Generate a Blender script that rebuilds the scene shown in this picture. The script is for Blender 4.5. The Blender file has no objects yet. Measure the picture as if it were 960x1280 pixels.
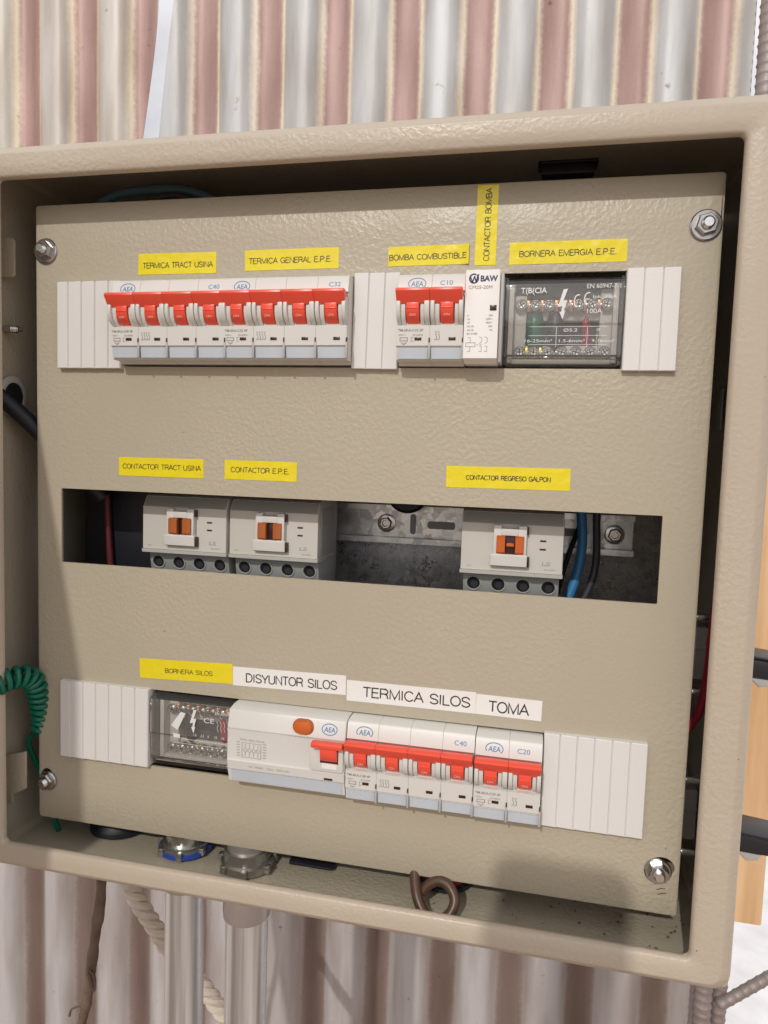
import bpy, bmesh, math, random
from mathutils import Vector, Matrix, noise
random.seed(7)
scene = bpy.context.scene
COL = scene.collection

# ------------------------------------------------------------------ camera, sky, sun, exposure
# Lengths below are millimetres in the frame of the beige cover plate: x right, y down, z out of the plate
# (plate front = z 0, its top left corner = the origin).  World: X = x, Y = -z, Z = -y, in metres.
def W3(x, y, z=0.0):
    return Vector((x / 1000.0, -z / 1000.0, -y / 1000.0))

cam_d = bpy.data.cameras.new("camera")
cam = bpy.data.objects.new("camera", cam_d)
COL.objects.link(cam)
cam_d.sensor_fit = 'HORIZONTAL'
cam_d.sensor_width = 36.0
cam_d.lens = 33.0
cam_d.clip_start = 0.01
cam_d.clip_end = 500.0
def pv(v):
    return Vector((v[0], v[2], -v[1]))
right = pv((0.97651502, -0.03212009, 0.21304159))
down = pv((0.04776027, 0.99649505, -0.06867728))
fwd = pv((-0.21008897, 0.07723932, 0.97462645))
mw = Matrix((right, -down, -fwd)).transposed().to_4x4()
mw.translation = W3(305.84, 145.89, 384.55)
cam.matrix_world = mw
scene.camera = cam

SUN_TO = Vector((-0.13, -1.0, 0.70)).normalized()
el = math.asin(SUN_TO.z)
az = math.atan2(SUN_TO.x, SUN_TO.y)
world = bpy.data.worlds.new("World")
scene.world = world
world.use_nodes = True
wn = world.node_tree
bg = wn.nodes["Background"]
sky = wn.nodes.new("ShaderNodeTexSky")
sky.sky_type = 'NISHITA'
sky.sun_disc = False
sky.sun_elevation = el
sky.sun_rotation = az
sky.dust_density = 3.0
sky.ozone_density = 1.0
# thin white cloud over the whole sky
hs = wn.nodes.new("ShaderNodeHueSaturation")
hs.inputs['Saturation'].default_value = 0.45
wn.links.new(sky.outputs[0], hs.inputs['Color'])
wtc = wn.nodes.new("ShaderNodeTexCoord")
cl = wn.nodes.new("ShaderNodeTexNoise")
cl.inputs['Scale'].default_value = 2.2
cl.inputs['Detail'].default_value = 7
wn.links.new(wtc.outputs['Generated'], cl.inputs['Vector'])
clr = wn.nodes.new("ShaderNodeMapRange")
clr.inputs['From Min'].default_value = 0.30
clr.inputs['From Max'].default_value = 0.52
wn.links.new(cl.outputs['Fac'], clr.inputs['Value'])
wmx = wn.nodes.new("ShaderNodeMix")
wmx.data_type = 'RGBA'
wmx.inputs['B'].default_value = (8.8, 8.6, 8.9, 1)
wn.links.new(clr.outputs['Result'], wmx.inputs['Factor'])
wn.links.new(hs.outputs['Color'], wmx.inputs['A'])
wn.links.new(wmx.outputs['Result'], bg.inputs[0])
bg.inputs[1].default_value = 0.115

sun_d = bpy.data.lights.new("sun", 'SUN')
sun_d.energy = 1.75
sun_d.angle = math.radians(0.8)
sun_d.color = (1.0, 0.965, 0.91)
sun = bpy.data.objects.new("sun", sun_d)
COL.objects.link(sun)
sun.rotation_euler = SUN_TO.to_track_quat('Z', 'Y').to_euler()
sun.location = (0, -3, 3)

scene.view_settings.view_transform = 'Standard'
scene.view_settings.look = 'None'
scene.view_settings.exposure = -0.12
scene.view_settings.gamma = 1.0
scene.cycles.max_bounces = 10
scene.cycles.transparent_max_bounces = 16
scene.cycles.use_denoising = True

# ------------------------------------------------------------------ materials
MAT = {}
def nodes_of(name):
    m = bpy.data.materials.new(name)
    m.use_nodes = True
    nt = m.node_tree
    return m, nt, nt.nodes["Principled BSDF"]

def mat(name, col, rough=0.5, metal=0.0, bump=None, spec=0.5, mottle=None, coat=0.0, trans=0.0):
    """bump = (scale per metre, strength, distance m, detail); mottle = (scale, amount, second colour)"""
    m, nt, b = nodes_of(name)
    b.inputs['Base Color'].default_value = (*col, 1)
    b.inputs['Roughness'].default_value = rough
    b.inputs['Metallic'].default_value = metal
    b.inputs['Specular IOR Level'].default_value = spec
    b.inputs['Coat Weight'].default_value = coat
    b.inputs['Transmission Weight'].default_value = trans
    tc = nt.nodes.new("ShaderNodeTexCoord")
    if mottle:
        n = nt.nodes.new("ShaderNodeTexNoise")
        n.inputs['Scale'].default_value = mottle[0]
        n.inputs['Detail'].default_value = 6
        r = nt.nodes.new("ShaderNodeValToRGB")
        r.color_ramp.elements[0].position = 0.35
        r.color_ramp.elements[1].position = 0.7
        r.color_ramp.elements[0].color = (*col, 1)
        c2 = mottle[2]
        a = mottle[1]
        r.color_ramp.elements[1].color = tuple(col[i] * (1 - a) + c2[i] * a for i in range(3)) + (1,)
        nt.links.new(tc.outputs['Object'], n.inputs['Vector'])
        nt.links.new(n.outputs['Fac'], r.inputs['Fac'])
        nt.links.new(r.outputs['Color'], b.inputs['Base Color'])
    if bump:
        n = nt.nodes.new("ShaderNodeTexNoise")
        n.inputs['Scale'].default_value = bump[0]
        n.inputs['Detail'].default_value = bump[3] if len(bump) > 3 else 2
        bp = nt.nodes.new("ShaderNodeBump")
        bp.inputs['Strength'].default_value = bump[1]
        bp.inputs['Distance'].default_value = bump[2]
        nt.links.new(tc.outputs['Object'], n.inputs['Vector'])
        nt.links.new(n.outputs['Fac'], bp.inputs['Height'])
        nt.links.new(bp.outputs['Normal'], b.inputs['Normal'])
    MAT[name] = m
    return m

def powder_coat(name, col, amt):
    """textured powder coat: pebbled orange peel, stronger in some areas, a few dust specks"""
    m, nt, b = nodes_of(name)
    L = nt.links.new
    tc = nt.nodes.new("ShaderNodeTexCoord")
    n1 = nt.nodes.new("ShaderNodeTexNoise"); n1.inputs['Scale'].default_value = 400; n1.inputs['Detail'].default_value = 1.5
    n1.inputs['Distortion'].default_value = 0.25
    n2 = nt.nodes.new("ShaderNodeTexNoise"); n2.inputs['Scale'].default_value = 9; n2.inputs['Detail'].default_value = 3
    n3 = nt.nodes.new("ShaderNodeTexNoise"); n3.inputs['Scale'].default_value = 900; n3.inputs['Detail'].default_value = 1
    for n in (n1, n2, n3):
        L(tc.outputs['Object'], n.inputs['Vector'])
    mr = nt.nodes.new("ShaderNodeMapRange")
    mr.inputs['From Min'].default_value = 0.35; mr.inputs['From Max'].default_value = 0.65
    mr.inputs['To Min'].default_value = 0.25 * amt; mr.inputs['To Max'].default_value = 1.0 * amt
    L(n2.outputs['Fac'], mr.inputs['Value'])
    rp = nt.nodes.new("ShaderNodeValToRGB")
    rp.color_ramp.elements[0].position = 0.30; rp.color_ramp.elements[1].position = 0.75; rp.color_ramp.interpolation = 'EASE'
    L(n1.outputs['Fac'], rp.inputs['Fac'])
    bp = nt.nodes.new("ShaderNodeBump"); bp.inputs['Distance'].default_value = 0.0006
    L(mr.outputs['Result'], bp.inputs['Strength']); L(rp.outputs['Color'], bp.inputs['Height'])
    b2 = nt.nodes.new("ShaderNodeBump"); b2.inputs['Distance'].default_value = 0.0001; b2.inputs['Strength'].default_value = 0.12
    L(n3.outputs['Fac'], b2.inputs['Height']); L(bp.outputs['Normal'], b2.inputs['Normal'])
    L(b2.outputs['Normal'], b.inputs['Normal'])
    # faint grime patches
    cr = nt.nodes.new("ShaderNodeValToRGB")
    cr.color_ramp.elements[0].position = 0.3; cr.color_ramp.elements[1].position = 0.7
    cr.color_ramp.elements[0].color = (*[c * 0.93 for c in col], 1); cr.color_ramp.elements[1].color = (*col, 1)
    L(n2.outputs['Fac'], cr.inputs['Fac'])
    v = nt.nodes.new("ShaderNodeTexVoronoi"); v.inputs['Scale'].default_value = 85; v.inputs['Randomness'].default_value = 1
    L(tc.outputs['Object'], v.inputs['Vector'])
    lt = nt.nodes.new("ShaderNodeMath"); lt.operation = 'LESS_THAN'; lt.inputs[1].default_value = 0.035
    L(v.outputs['Distance'], lt.inputs[0])
    sep = nt.nodes.new("ShaderNodeSeparateColor"); L(v.outputs['Color'], sep.inputs['Color'])
    gt = nt.nodes.new("ShaderNodeMath"); gt.operation = 'GREATER_THAN'; gt.inputs[1].default_value = 0.88
    L(sep.outputs['Red'], gt.inputs[0])
    mu = nt.nodes.new("ShaderNodeMath"); mu.operation = 'MULTIPLY'
    L(lt.outputs[0], mu.inputs[0]); L(gt.outputs[0], mu.inputs[1])
    mx = nt.nodes.new("ShaderNodeMix"); mx.data_type = 'RGBA'
    L(mu.outputs[0], mx.inputs['Factor']); L(cr.outputs['Color'], mx.inputs['A'])
    mx.inputs['B'].default_value = (0.16, 0.13, 0.09, 1)
    L(mx.outputs['Result'], b.inputs['Base Color'])
    rr = nt.nodes.new("ShaderNodeMapRange"); rr.inputs['From Min'].default_value = 0.3; rr.inputs['From Max'].default_value = 0.7
    rr.inputs['To Min'].default_value = 0.29; rr.inputs['To Max'].default_value = 0.46
    n5 = nt.nodes.new("ShaderNodeTexNoise"); n5.inputs['Scale'].default_value = 22; n5.inputs['Detail'].default_value = 6
    L(tc.outputs['Object'], n5.inputs['Vector']); L(n5.outputs['Fac'], rr.inputs['Value']); L(rr.outputs['Result'], b.inputs['Roughness'])
    b.inputs['Specular IOR Level'].default_value = 0.42
    MAT[name] = m

BEIGE = (0.452, 0.398, 0.300)
powder_coat('beige_powder_coat', BEIGE, 0.34)
powder_coat('beige_rim_coat', (0.485, 0.415, 0.325), 0.28)
mat('white_plastic', (0.71, 0.69, 0.665), 0.42, bump=(600, 0.12, 0.0003), mottle=(25, 0.10, (0.55, 0.5, 0.44)))
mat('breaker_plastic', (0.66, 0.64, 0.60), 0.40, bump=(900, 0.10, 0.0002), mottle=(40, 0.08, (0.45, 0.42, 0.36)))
mat('breaker_dull_plastic', (0.55, 0.535, 0.49), 0.45, bump=(900, 0.10, 0.0002))  # slightly darker plastic for the contactors' lower lip
mat('bright_white_plastic', (0.82, 0.80, 0.77), 0.38)
mat('lever_frame_plastic', (0.68, 0.655, 0.62), 0.45)
mat('blue_grey_film', (0.50, 0.545, 0.60), 0.22, mottle=(60, 0.2, (0.6, 0.63, 0.66)))
mat('red_plastic', (0.84, 0.088, 0.048), 0.32, bump=(700, 0.08, 0.0002), mottle=(70, 0.12, (0.85, 0.12, 0.08)))
mat('orange_plastic', (0.56, 0.12, 0.018), 0.35)
mat('burnt_orange_plastic', (0.42, 0.115, 0.025), 0.4)
mat('contactor_plastic', (0.60, 0.575, 0.52), 0.48, bump=(900, 0.12, 0.0002), mottle=(50, 0.1, (0.45, 0.42, 0.37)))
mat('contactor_grey_plastic', (0.36, 0.35, 0.335), 0.5, bump=(900, 0.12, 0.0002))
mat('contactor_side_plastic', (0.42, 0.41, 0.39), 0.5)
mat('terminal_light_plastic', (0.66, 0.65, 0.62), 0.45)
mat('terminal_grey_plastic', (0.40, 0.41, 0.39), 0.45)
mat('dark_hole', (0.012, 0.012, 0.014), 0.5)
mat('black_plastic', (0.018, 0.018, 0.022), 0.35)
mat('black_rubber', (0.009, 0.010, 0.016), 0.5)
mat('flag_brown', (0.045, 0.012, 0.010), 0.25)
mat('zinc_bolt', (0.55, 0.54, 0.53), 0.24, 1.0, bump=(500, 0.2, 0.0003), mottle=(300, 0.4, (0.3, 0.28, 0.25)))
mat('screw_steel', (0.74, 0.74, 0.74), 0.25, 1.0, bump=(800, 0.3, 0.0003))
mat('slot_zinc', (0.22, 0.22, 0.225), 0.5, 0.5)
mat('copper', (0.65, 0.30, 0.16), 0.35, 0.6)
mat('brass', (0.75, 0.55, 0.12), 0.3, 0.8)
mat('blue_wire', (0.045, 0.24, 0.50), 0.4)
mat('pale_blue_wire', (0.10, 0.20, 0.28), 0.5)
mat('dark_grey_wire', (0.045, 0.045, 0.055), 0.4)
mat('red_wire', (0.42, 0.02, 0.045), 0.4)
mat('dark_red_wire', (0.10, 0.008, 0.014), 0.5)
mat('green_wire', (0.0, 0.135, 0.08), 0.35)
mat('brown_wire', (0.080, 0.042, 0.026), 0.38, bump=(300, 0.2, 0.0004))
mat('yellow_tape', (0.78, 0.64, 0.014), 0.20, bump=(110, 0.55, 0.0012, 2), mottle=(30, 0.12, (0.80, 0.70, 0.10)))
mat('white_tape', (0.80, 0.775, 0.745), 0.28, bump=(80, 0.3, 0.0010, 2))
mat('ink_black', (0.02, 0.02, 0.018), 0.5)
mat('ink_blue', (0.055, 0.20, 0.42), 0.5)
mat('ink_navy', (0.02, 0.03, 0.10), 0.5)
mat('ink_grey', (0.22, 0.21, 0.20), 0.5)
mat('ink_faint', (0.40, 0.385, 0.36), 0.5)
mat('ink_white', (0.72, 0.71, 0.70), 0.5)
mat('ink_pale_red', (0.85, 0.42, 0.36), 0.5)
mat('ink_red_grey', (0.35, 0.16, 0.14), 0.5)
mat('wood', (0.55, 0.30, 0.12), 0.65)
mat('rope_fibre', (0.62, 0.55, 0.46), 0.8, bump=(600, 0.5, 0.001), mottle=(60, 0.5, (0.35, 0.28, 0.2)))
mat('rusty_stick', (0.10, 0.065, 0.045), 0.85, bump=(250, 0.6, 0.002, 5), mottle=(60, 0.6, (0.22, 0.15, 0.10)))
mat('rebar_steel', (0.30, 0.25, 0.23), 0.55, 0.5, bump=(400, 0.4, 0.001, 4), mottle=(50, 0.5, (0.4, 0.36, 0.36)))
mat('blue_ring', (0.02, 0.06, 0.35), 0.4)
mat('conduit_zinc', (0.74, 0.745, 0.75), 0.33, 0.7)
mat('conduit_sleeve', (0.40, 0.37, 0.365), 0.42, 0.7, mottle=(60, 0.5, (0.5, 0.42, 0.36)))
mat('locknut_zinc', (0.42, 0.41, 0.38), 0.35, 0.9, bump=(300, 0.4, 0.0008, 4))
mat('soil', (0.34, 0.25, 0.19), 0.9, bump=(6, 0.6, 0.03, 8), mottle=(1.5, 0.6, (0.45, 0.36, 0.28)))
mat('concrete', (0.85, 0.84, 0.83), 0.8, bump=(40, 0.4, 0.005, 8), mottle=(12, 0.4, (0.5, 0.47, 0.45)))

def wood_grain():
    m = MAT['wood']; nt = m.node_tree; b = nt.nodes["Principled BSDF"]
    tc = nt.nodes.new("ShaderNodeTexCoord"); mp = nt.nodes.new("ShaderNodeMapping")
    mp.inputs['Scale'].default_value = (60, 60, 5)
    n = nt.nodes.new("ShaderNodeTexNoise"); n.inputs['Scale'].default_value = 1.2; n.inputs['Detail'].default_value = 6
    r = nt.nodes.new("ShaderNodeValToRGB")
    r.color_ramp.elements[0].position = 0.3; r.color_ramp.elements[1].position = 0.7
    r.color_ramp.elements[0].color = (0.58, 0.34, 0.16, 1); r.color_ramp.elements[1].color = (0.78, 0.53, 0.30, 1)
    nt.links.new(tc.outputs['Object'], mp.inputs['Vector']); nt.links.new(mp.outputs[0], n.inputs['Vector'])
    nt.links.new(n.outputs['Fac'], r.inputs['Fac']); nt.links.new(r.outputs['Color'], b.inputs['Base Color'])
wood_grain()

def conduit_sheen_streaks():
    m = MAT['conduit_zinc']; nt = m.node_tree; b = nt.nodes["Principled BSDF"]
    tc = nt.nodes.new("ShaderNodeTexCoord"); mp = nt.nodes.new("ShaderNodeMapping")
    mp.inputs['Scale'].default_value = (170, 170, 3)
    n = nt.nodes.new("ShaderNodeTexNoise"); n.inputs['Scale'].default_value = 1.0; n.inputs['Detail'].default_value = 5
    r = nt.nodes.new("ShaderNodeValToRGB")
    r.color_ramp.elements[0].position = 0.34; r.color_ramp.elements[1].position = 0.64
    r.color_ramp.elements[0].color = (0.36, 0.345, 0.34, 1); r.color_ramp.elements[1].color = (0.82, 0.83, 0.84, 1)  # dark and bright streaks stand in for reflections along the pipe
    nt.links.new(tc.outputs['Object'], mp.inputs['Vector']); nt.links.new(mp.outputs[0], n.inputs['Vector'])
    nt.links.new(n.outputs['Fac'], r.inputs['Fac']); nt.links.new(r.outputs['Color'], b.inputs['Base Color'])
    n2 = nt.nodes.new("ShaderNodeTexNoise"); n2.inputs['Scale'].default_value = 260; n2.inputs['Detail'].default_value = 4
    bp = nt.nodes.new("ShaderNodeBump"); bp.inputs['Strength'].default_value = 0.3; bp.inputs['Distance'].default_value = 0.0006
    nt.links.new(tc.outputs['Object'], n2.inputs['Vector']); nt.links.new(n2.outputs['Fac'], bp.inputs['Height']); nt.links.new(bp.outputs['Normal'], b.inputs['Normal'])
conduit_sheen_streaks()

def galvanised(name, base, dark, scale, rough=0.38):
    m, nt, b = nodes_of(name); L = nt.links.new
    tc = nt.nodes.new("ShaderNodeTexCoord")
    dn = nt.nodes.new("ShaderNodeTexNoise"); dn.inputs['Scale'].default_value = scale * 1.5
    ad = nt.nodes.new("ShaderNodeMix"); ad.data_type = 'RGBA'; ad.inputs['Factor'].default_value = 0.012
    L(tc.outputs['Object'], ad.inputs['A']); L(dn.outputs['Color'], ad.inputs['B']); L(tc.outputs['Object'], dn.inputs['Vector'])
    v = nt.nodes.new("ShaderNodeTexVoronoi"); v.inputs['Scale'].default_value = scale
    L(ad.outputs['Result'], v.inputs['Vector'])
    sp = nt.nodes.new("ShaderNodeSeparateColor"); L(v.outputs['Color'], sp.inputs['Color'])
    r = nt.nodes.new("ShaderNodeValToRGB")
    r.color_ramp.elements[0].color = (*dark, 1); r.color_ramp.elements[1].color = (*base, 1)
    L(sp.outputs['Red'], r.inputs['Fac']); L(r.outputs['Color'], b.inputs['Base Color'])
    mr = nt.nodes.new("ShaderNodeMapRange"); mr.inputs['To Min'].default_value = rough - 0.12; mr.inputs['To Max'].default_value = rough + 0.15
    L(sp.outputs['Green'], mr.inputs['Value']); L(mr.outputs['Result'], b.inputs['Roughness'])
    b.inputs['Metallic'].default_value = 0.85
    MAT[name] = m
galvanised('galvanised_plate', (0.54, 0.54, 0.55), (0.34, 0.34, 0.35), 300)
galvanised('din_rail_zinc', (0.76, 0.76, 0.75), (0.58, 0.58, 0.57), 160)

PITCH = 0.0756
def corrugated_material(name, ridge, bend, trough, trough2):
    """zinc roofing sheet with red reflections in the troughs and highlights along the bends painted into its colour"""
    m, nt, b = nodes_of(name); L = nt.links.new
    tc = nt.nodes.new("ShaderNodeTexCoord")
    sx = nt.nodes.new("ShaderNodeSeparateXYZ"); L(tc.outputs['Object'], sx.inputs[0])
    wob = nt.nodes.new("ShaderNodeTexNoise"); wob.inputs['Scale'].default_value = 14; wob.inputs['Detail'].default_value = 8
    mpw = nt.nodes.new("ShaderNodeMapping"); mpw.inputs['Scale'].default_value = (3, 1, 0.35)
    L(tc.outputs['Object'], mpw.inputs['Vector']); L(mpw.outputs[0], wob.inputs['Vector'])
    k = nt.nodes.new("ShaderNodeMath"); k.operation = 'MULTIPLY'; k.inputs[1].default_value = 2 * math.pi / PITCH
    L(sx.outputs['X'], k.inputs[0])
    c = nt.nodes.new("ShaderNodeMath"); c.operation = 'COSINE'; L(k.outputs[0], c.inputs[0])
    wm = nt.nodes.new("ShaderNodeMath"); wm.operation = 'MULTIPLY_ADD'; wm.inputs[1].default_value = 0.5; wm.inputs[2].default_value = -0.25
    L(wob.outputs['Fac'], wm.inputs[0])
    hf = nt.nodes.new("ShaderNodeTexNoise"); hf.inputs['Scale'].default_value = 220; hf.inputs['Detail'].default_value = 3
    L(tc.outputs['Object'], hf.inputs['Vector'])
    hm = nt.nodes.new("ShaderNodeMath"); hm.operation = 'MULTIPLY_ADD'; hm.inputs[1].default_value = 0.22; hm.inputs[2].default_value = -0.11
    L(hf.outputs['Fac'], hm.inputs[0])
    a0 = nt.nodes.new("ShaderNodeMath"); a0.operation = 'ADD'; L(c.outputs[0], a0.inputs[0]); L(wm.outputs[0], a0.inputs[1])
    a = nt.nodes.new("ShaderNodeMath"); a.operation = 'ADD'; L(a0.outputs[0], a.inputs[0]); L(hm.outputs[0], a.inputs[1])
    mr = nt.nodes.new("ShaderNodeMapRange"); mr.inputs['From Min'].default_value = -1; mr.inputs['From Max'].default_value = 1
    L(a.outputs[0], mr.inputs['Value'])
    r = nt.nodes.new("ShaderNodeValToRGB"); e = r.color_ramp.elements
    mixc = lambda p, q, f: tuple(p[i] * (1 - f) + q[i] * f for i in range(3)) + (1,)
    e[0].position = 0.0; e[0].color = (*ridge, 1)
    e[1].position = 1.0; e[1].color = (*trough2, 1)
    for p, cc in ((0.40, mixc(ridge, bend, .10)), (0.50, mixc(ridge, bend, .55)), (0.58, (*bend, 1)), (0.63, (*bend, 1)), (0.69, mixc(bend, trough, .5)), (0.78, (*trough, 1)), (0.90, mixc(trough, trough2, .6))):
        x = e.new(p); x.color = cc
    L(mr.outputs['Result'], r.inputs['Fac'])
    # dirt streaks
    n2 = nt.nodes.new("ShaderNodeTexNoise"); n2.inputs['Scale'].default_value = 5; n2.inputs['Detail'].default_value = 8
    mp2 = nt.nodes.new("ShaderNodeMapping"); mp2.inputs['Scale'].default_value = (9, 1, 1.2)
    L(tc.outputs['Object'], mp2.inputs['Vector']); L(mp2.outputs[0], n2.inputs['Vector'])
    r2 = nt.nodes.new("ShaderNodeValToRGB"); r2.color_ramp.elements[0].position = 0.32; r2.color_ramp.elements[1].position = 0.62
    r2.color_ramp.elements[0].color = (0.62, 0.56, 0.50, 1); r2.color_ramp.elements[1].color = (1, 1, 1, 1)
    L(n2.outputs['Fac'], r2.inputs['Fac'])
    mx = nt.nodes.new("ShaderNodeMix"); mx.data_type = 'RGBA'; mx.blend_type = 'MULTIPLY'; mx.inputs['Factor'].default_value = 0.8
    L(r.outputs['Color'], mx.inputs['A']); L(r2.outputs['Color'], mx.inputs['B'])
    v = nt.nodes.new("ShaderNodeTexNoise"); v.inputs['Scale'].default_value = 70; v.inputs['Detail'].default_value = 4
    L(tc.outputs['Object'], v.inputs['Vector'])
    r3 = nt.nodes.new("ShaderNodeValToRGB"); r3.color_ramp.elements[0].position = 0.20; r3.color_ramp.elements[1].position = 0.30
    r3.color_ramp.elements[0].color = (0.45, 0.34, 0.28, 1); r3.color_ramp.elements[1].color = (1, 1, 1, 1)
    L(v.outputs['Fac'], r3.inputs['Fac'])
    mx2 = nt.nodes.new("ShaderNodeMix"); mx2.data_type = 'RGBA'; mx2.blend_type = 'MULTIPLY'; mx2.inputs['Factor'].default_value = 1.0
    L(mx.outputs['Result'], mx2.inputs['A']); L(r3.outputs['Color'], mx2.inputs['B'])
    L(mx2.outputs['Result'], b.inputs['Base Color'])
    b.inputs['Metallic'].default_value = 0.15
    b.inputs['Roughness'].default_value = 0.48
    n4 = nt.nodes.new("ShaderNodeTexNoise"); n4.inputs['Scale'].default_value = 500; n4.inputs['Detail'].default_value = 3
    L(tc.outputs['Object'], n4.inputs['Vector'])
    bp = nt.nodes.new("ShaderNodeBump"); bp.inputs['Strength'].default_value = 0.2; bp.inputs['Distance'].default_value = 0.0005
    L(n4.outputs['Fac'], bp.inputs['Height']); L(bp.outputs['Normal'], b.inputs['Normal'])
    MAT[name] = m
corrugated_material('corrugated_zinc', (0.54, 0.51, 0.47), (0.92, 0.82, 0.64), (0.46, 0.31, 0.275), (0.36, 0.22, 0.20))  # trough reds are painted reflections, cream bends painted highlights
corrugated_material('blue_grey_corrugated_zinc', (0.49, 0.50, 0.51), (0.95, 0.87, 0.72), (0.46, 0.315, 0.285), (0.36, 0.23, 0.21))  # blue-grey ridges carry the reflected sky in their colour
corrugated_material('shaded_corrugated_zinc', (0.49, 0.465, 0.47), (0.43, 0.39, 0.37), (0.25, 0.19, 0.165), (0.18, 0.13, 0.11))  # colours darkened for the box's shadow on the lower wall

def clear_plastic():
    m = bpy.data.materials.new('clear_plastic'); m.use_nodes = True
    nt = m.node_tree; nt.nodes.clear(); L = nt.links.new
    o = nt.nodes.new("ShaderNodeOutputMaterial")
    t = nt.nodes.new("ShaderNodeBsdfTransparent"); t.inputs['Color'].default_value = (0.965, 0.955, 0.94, 1)
    g = nt.nodes.new("ShaderNodeBsdfGlossy"); g.inputs['Roughness'].default_value = 0.08
    d = nt.nodes.new("ShaderNodeBsdfDiffuse"); d.inputs['Color'].default_value = (0.55, 0.53, 0.50, 1)
    f = nt.nodes.new("ShaderNodeFresnel"); f.inputs['IOR'].default_value = 1.5
    n = nt.nodes.new("ShaderNodeTexNoise"); n.inputs['Scale'].default_value = 120; n.inputs['Detail'].default_value = 2
    tc = nt.nodes.new("ShaderNodeTexCoord"); L(tc.outputs['Object'], n.inputs['Vector'])
    bp = nt.nodes.new("ShaderNodeBump"); bp.inputs['Strength'].default_value = 0.3; bp.inputs['Distance'].default_value = 0.0006
    L(n.outputs['Fac'], bp.inputs['Height']); L(bp.outputs['Normal'], g.inputs['Normal'])
    mh = nt.nodes.new("ShaderNodeMixShader"); mh.inputs[0].default_value = 0.09
    L(t.outputs[0], mh.inputs[1]); L(d.outputs[0], mh.inputs[2])
    mx = nt.nodes.new("ShaderNodeMixShader")
    L(f.outputs[0], mx.inputs[0]); L(mh.outputs[0], mx.inputs[1]); L(g.outputs[0], mx.inputs[2])
    L(mx.outputs[0], o.inputs['Surface'])
    MAT['clear_plastic'] = m
clear_plastic()

# ------------------------------------------------------------------ mesh helpers
_text_cache = {}
def text_shape(s, bold=0.0):
    key = (s, bold)
    if key not in _text_cache:
        cu = bpy.data.curves.new("lettering", 'FONT')
        cu.body = s; cu.size = 1.0; cu.offset = bold; cu.resolution_u = 3
        ob = bpy.data.objects.new("lettering", cu)
        COL.objects.link(ob)
        bpy.context.view_layer.update()
        dg = bpy.context.evaluated_depsgraph_get()
        me = bpy.data.meshes.new_from_object(ob.evaluated_get(dg))
        vs = [v.co.copy() for v in me.vertices]
        fs = [list(p.vertices) for p in me.polygons]
        bpy.data.objects.remove(ob); bpy.data.curves.remove(cu); bpy.data.meshes.remove(me)
        x0 = min(v.x for v in vs); x1 = max(v.x for v in vs)
        _text_cache[key] = (vs, fs, x0, x1)
    return _text_cache[key]

def _arc(cx, cy, rx, ry, a0, a1, n=12):
    return [(cx + rx * math.cos(math.radians(a0 + (a1 - a0) * i / n)), cy + ry * math.sin(math.radians(a0 + (a1 - a0) * i / n))) for i in range(n + 1)]
# plain grotesque capitals drawn as strokes: (advance width, strokes); cap height 1
_S = [(.60, .74)] + _arc(.335, .755, .255, .245, 15, 180, 9) + _arc(.335, .735, .255, .22, 195, 255, 4) + [(.40, .48)] + _arc(.345, .26, .275, .22, 75, 0, 5) + _arc(.345, .26, .28, .26, -10, -165, 10)
GLYPH = {
 'A': (.70, [[(.02, 0), (.35, 1), (.68, 0)], [(.145, .36), (.555, .36)]]),
 'B': (.68, [[(.08, 0), (.08, 1), (.38, 1)] + _arc(.38, .765, .21, .235, 90, -90, 8) + [(.08, .53)], [(.38, .53)] + _arc(.38, .265, .245, .265, 90, -90, 9) + [(.08, 0)]]),
 'C': (.74, [_arc(.39, .5, .33, .5, 35, 325, 20)]),
 'D': (.74, [[(.08, 0), (.08, 1), (.33, 1)] + _arc(.33, .5, .34, .5, 90, -90, 14) + [(.08, 0)]]),
 'E': (.63, [[(.58, 1), (.08, 1), (.08, 0), (.60, 0)], [(.08, .53), (.54, .53)]]),
 'G': (.78, [_arc(.39, .5, .33, .5, 35, 335, 20)[:-1] + [(.70, .28), (.70, .46), (.41, .46)], [(.70, .30), (.70, 0)]]),
 'I': (.26, [[(.13, 0), (.13, 1)]]),
 'L': (.57, [[(.08, 1), (.08, 0), (.54, 0)]]),
 'M': (.84, [[(.08, 0), (.08, 1), (.42, .04), (.76, 1), (.76, 0)]]),
 'N': (.72, [[(.08, 0), (.08, 1), (.64, 0), (.64, 1)]]),
 'O': (.78, [_arc(.39, .5, .34, .5, 0, 360, 26)]),
 'P': (.66, [[(.08, 0), (.08, 1), (.37, 1)] + _arc(.37, .735, .235, .265, 90, -90, 9) + [(.08, .47)]]),
 'R': (.72, [[(.08, 0), (.08, 1), (.40, 1)] + _arc(.40, .745, .225, .255, 90, -90, 9) + [(.08, .49)], [(.42, .49), (.57, .38), (.60, .12), (.66, 0)]]),
 'S': (.67, [_S]),
 'T': (.62, [[(.02, 1), (.60, 1)], [(.31, 1), (.31, 0)]]),
 'U': (.72, [[(.08, 1), (.08, .34)] + _arc(.36, .30, .28, .30, 180, 360, 12) + [(.64, 1)]]),
 'Y': (.68, [[(.02, 1), (.34, .42), (.66, 1)], [(.34, .42), (.34, 0)]]),
 'W': (.95, [[(.02, 1), (.25, 0), (.475, .96), (.70, 0), (.93, 1)]]),
 '.': (.28, [[(.08, .06), (.20, .06)]]),
 ' ': (.42, []),
}
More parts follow.
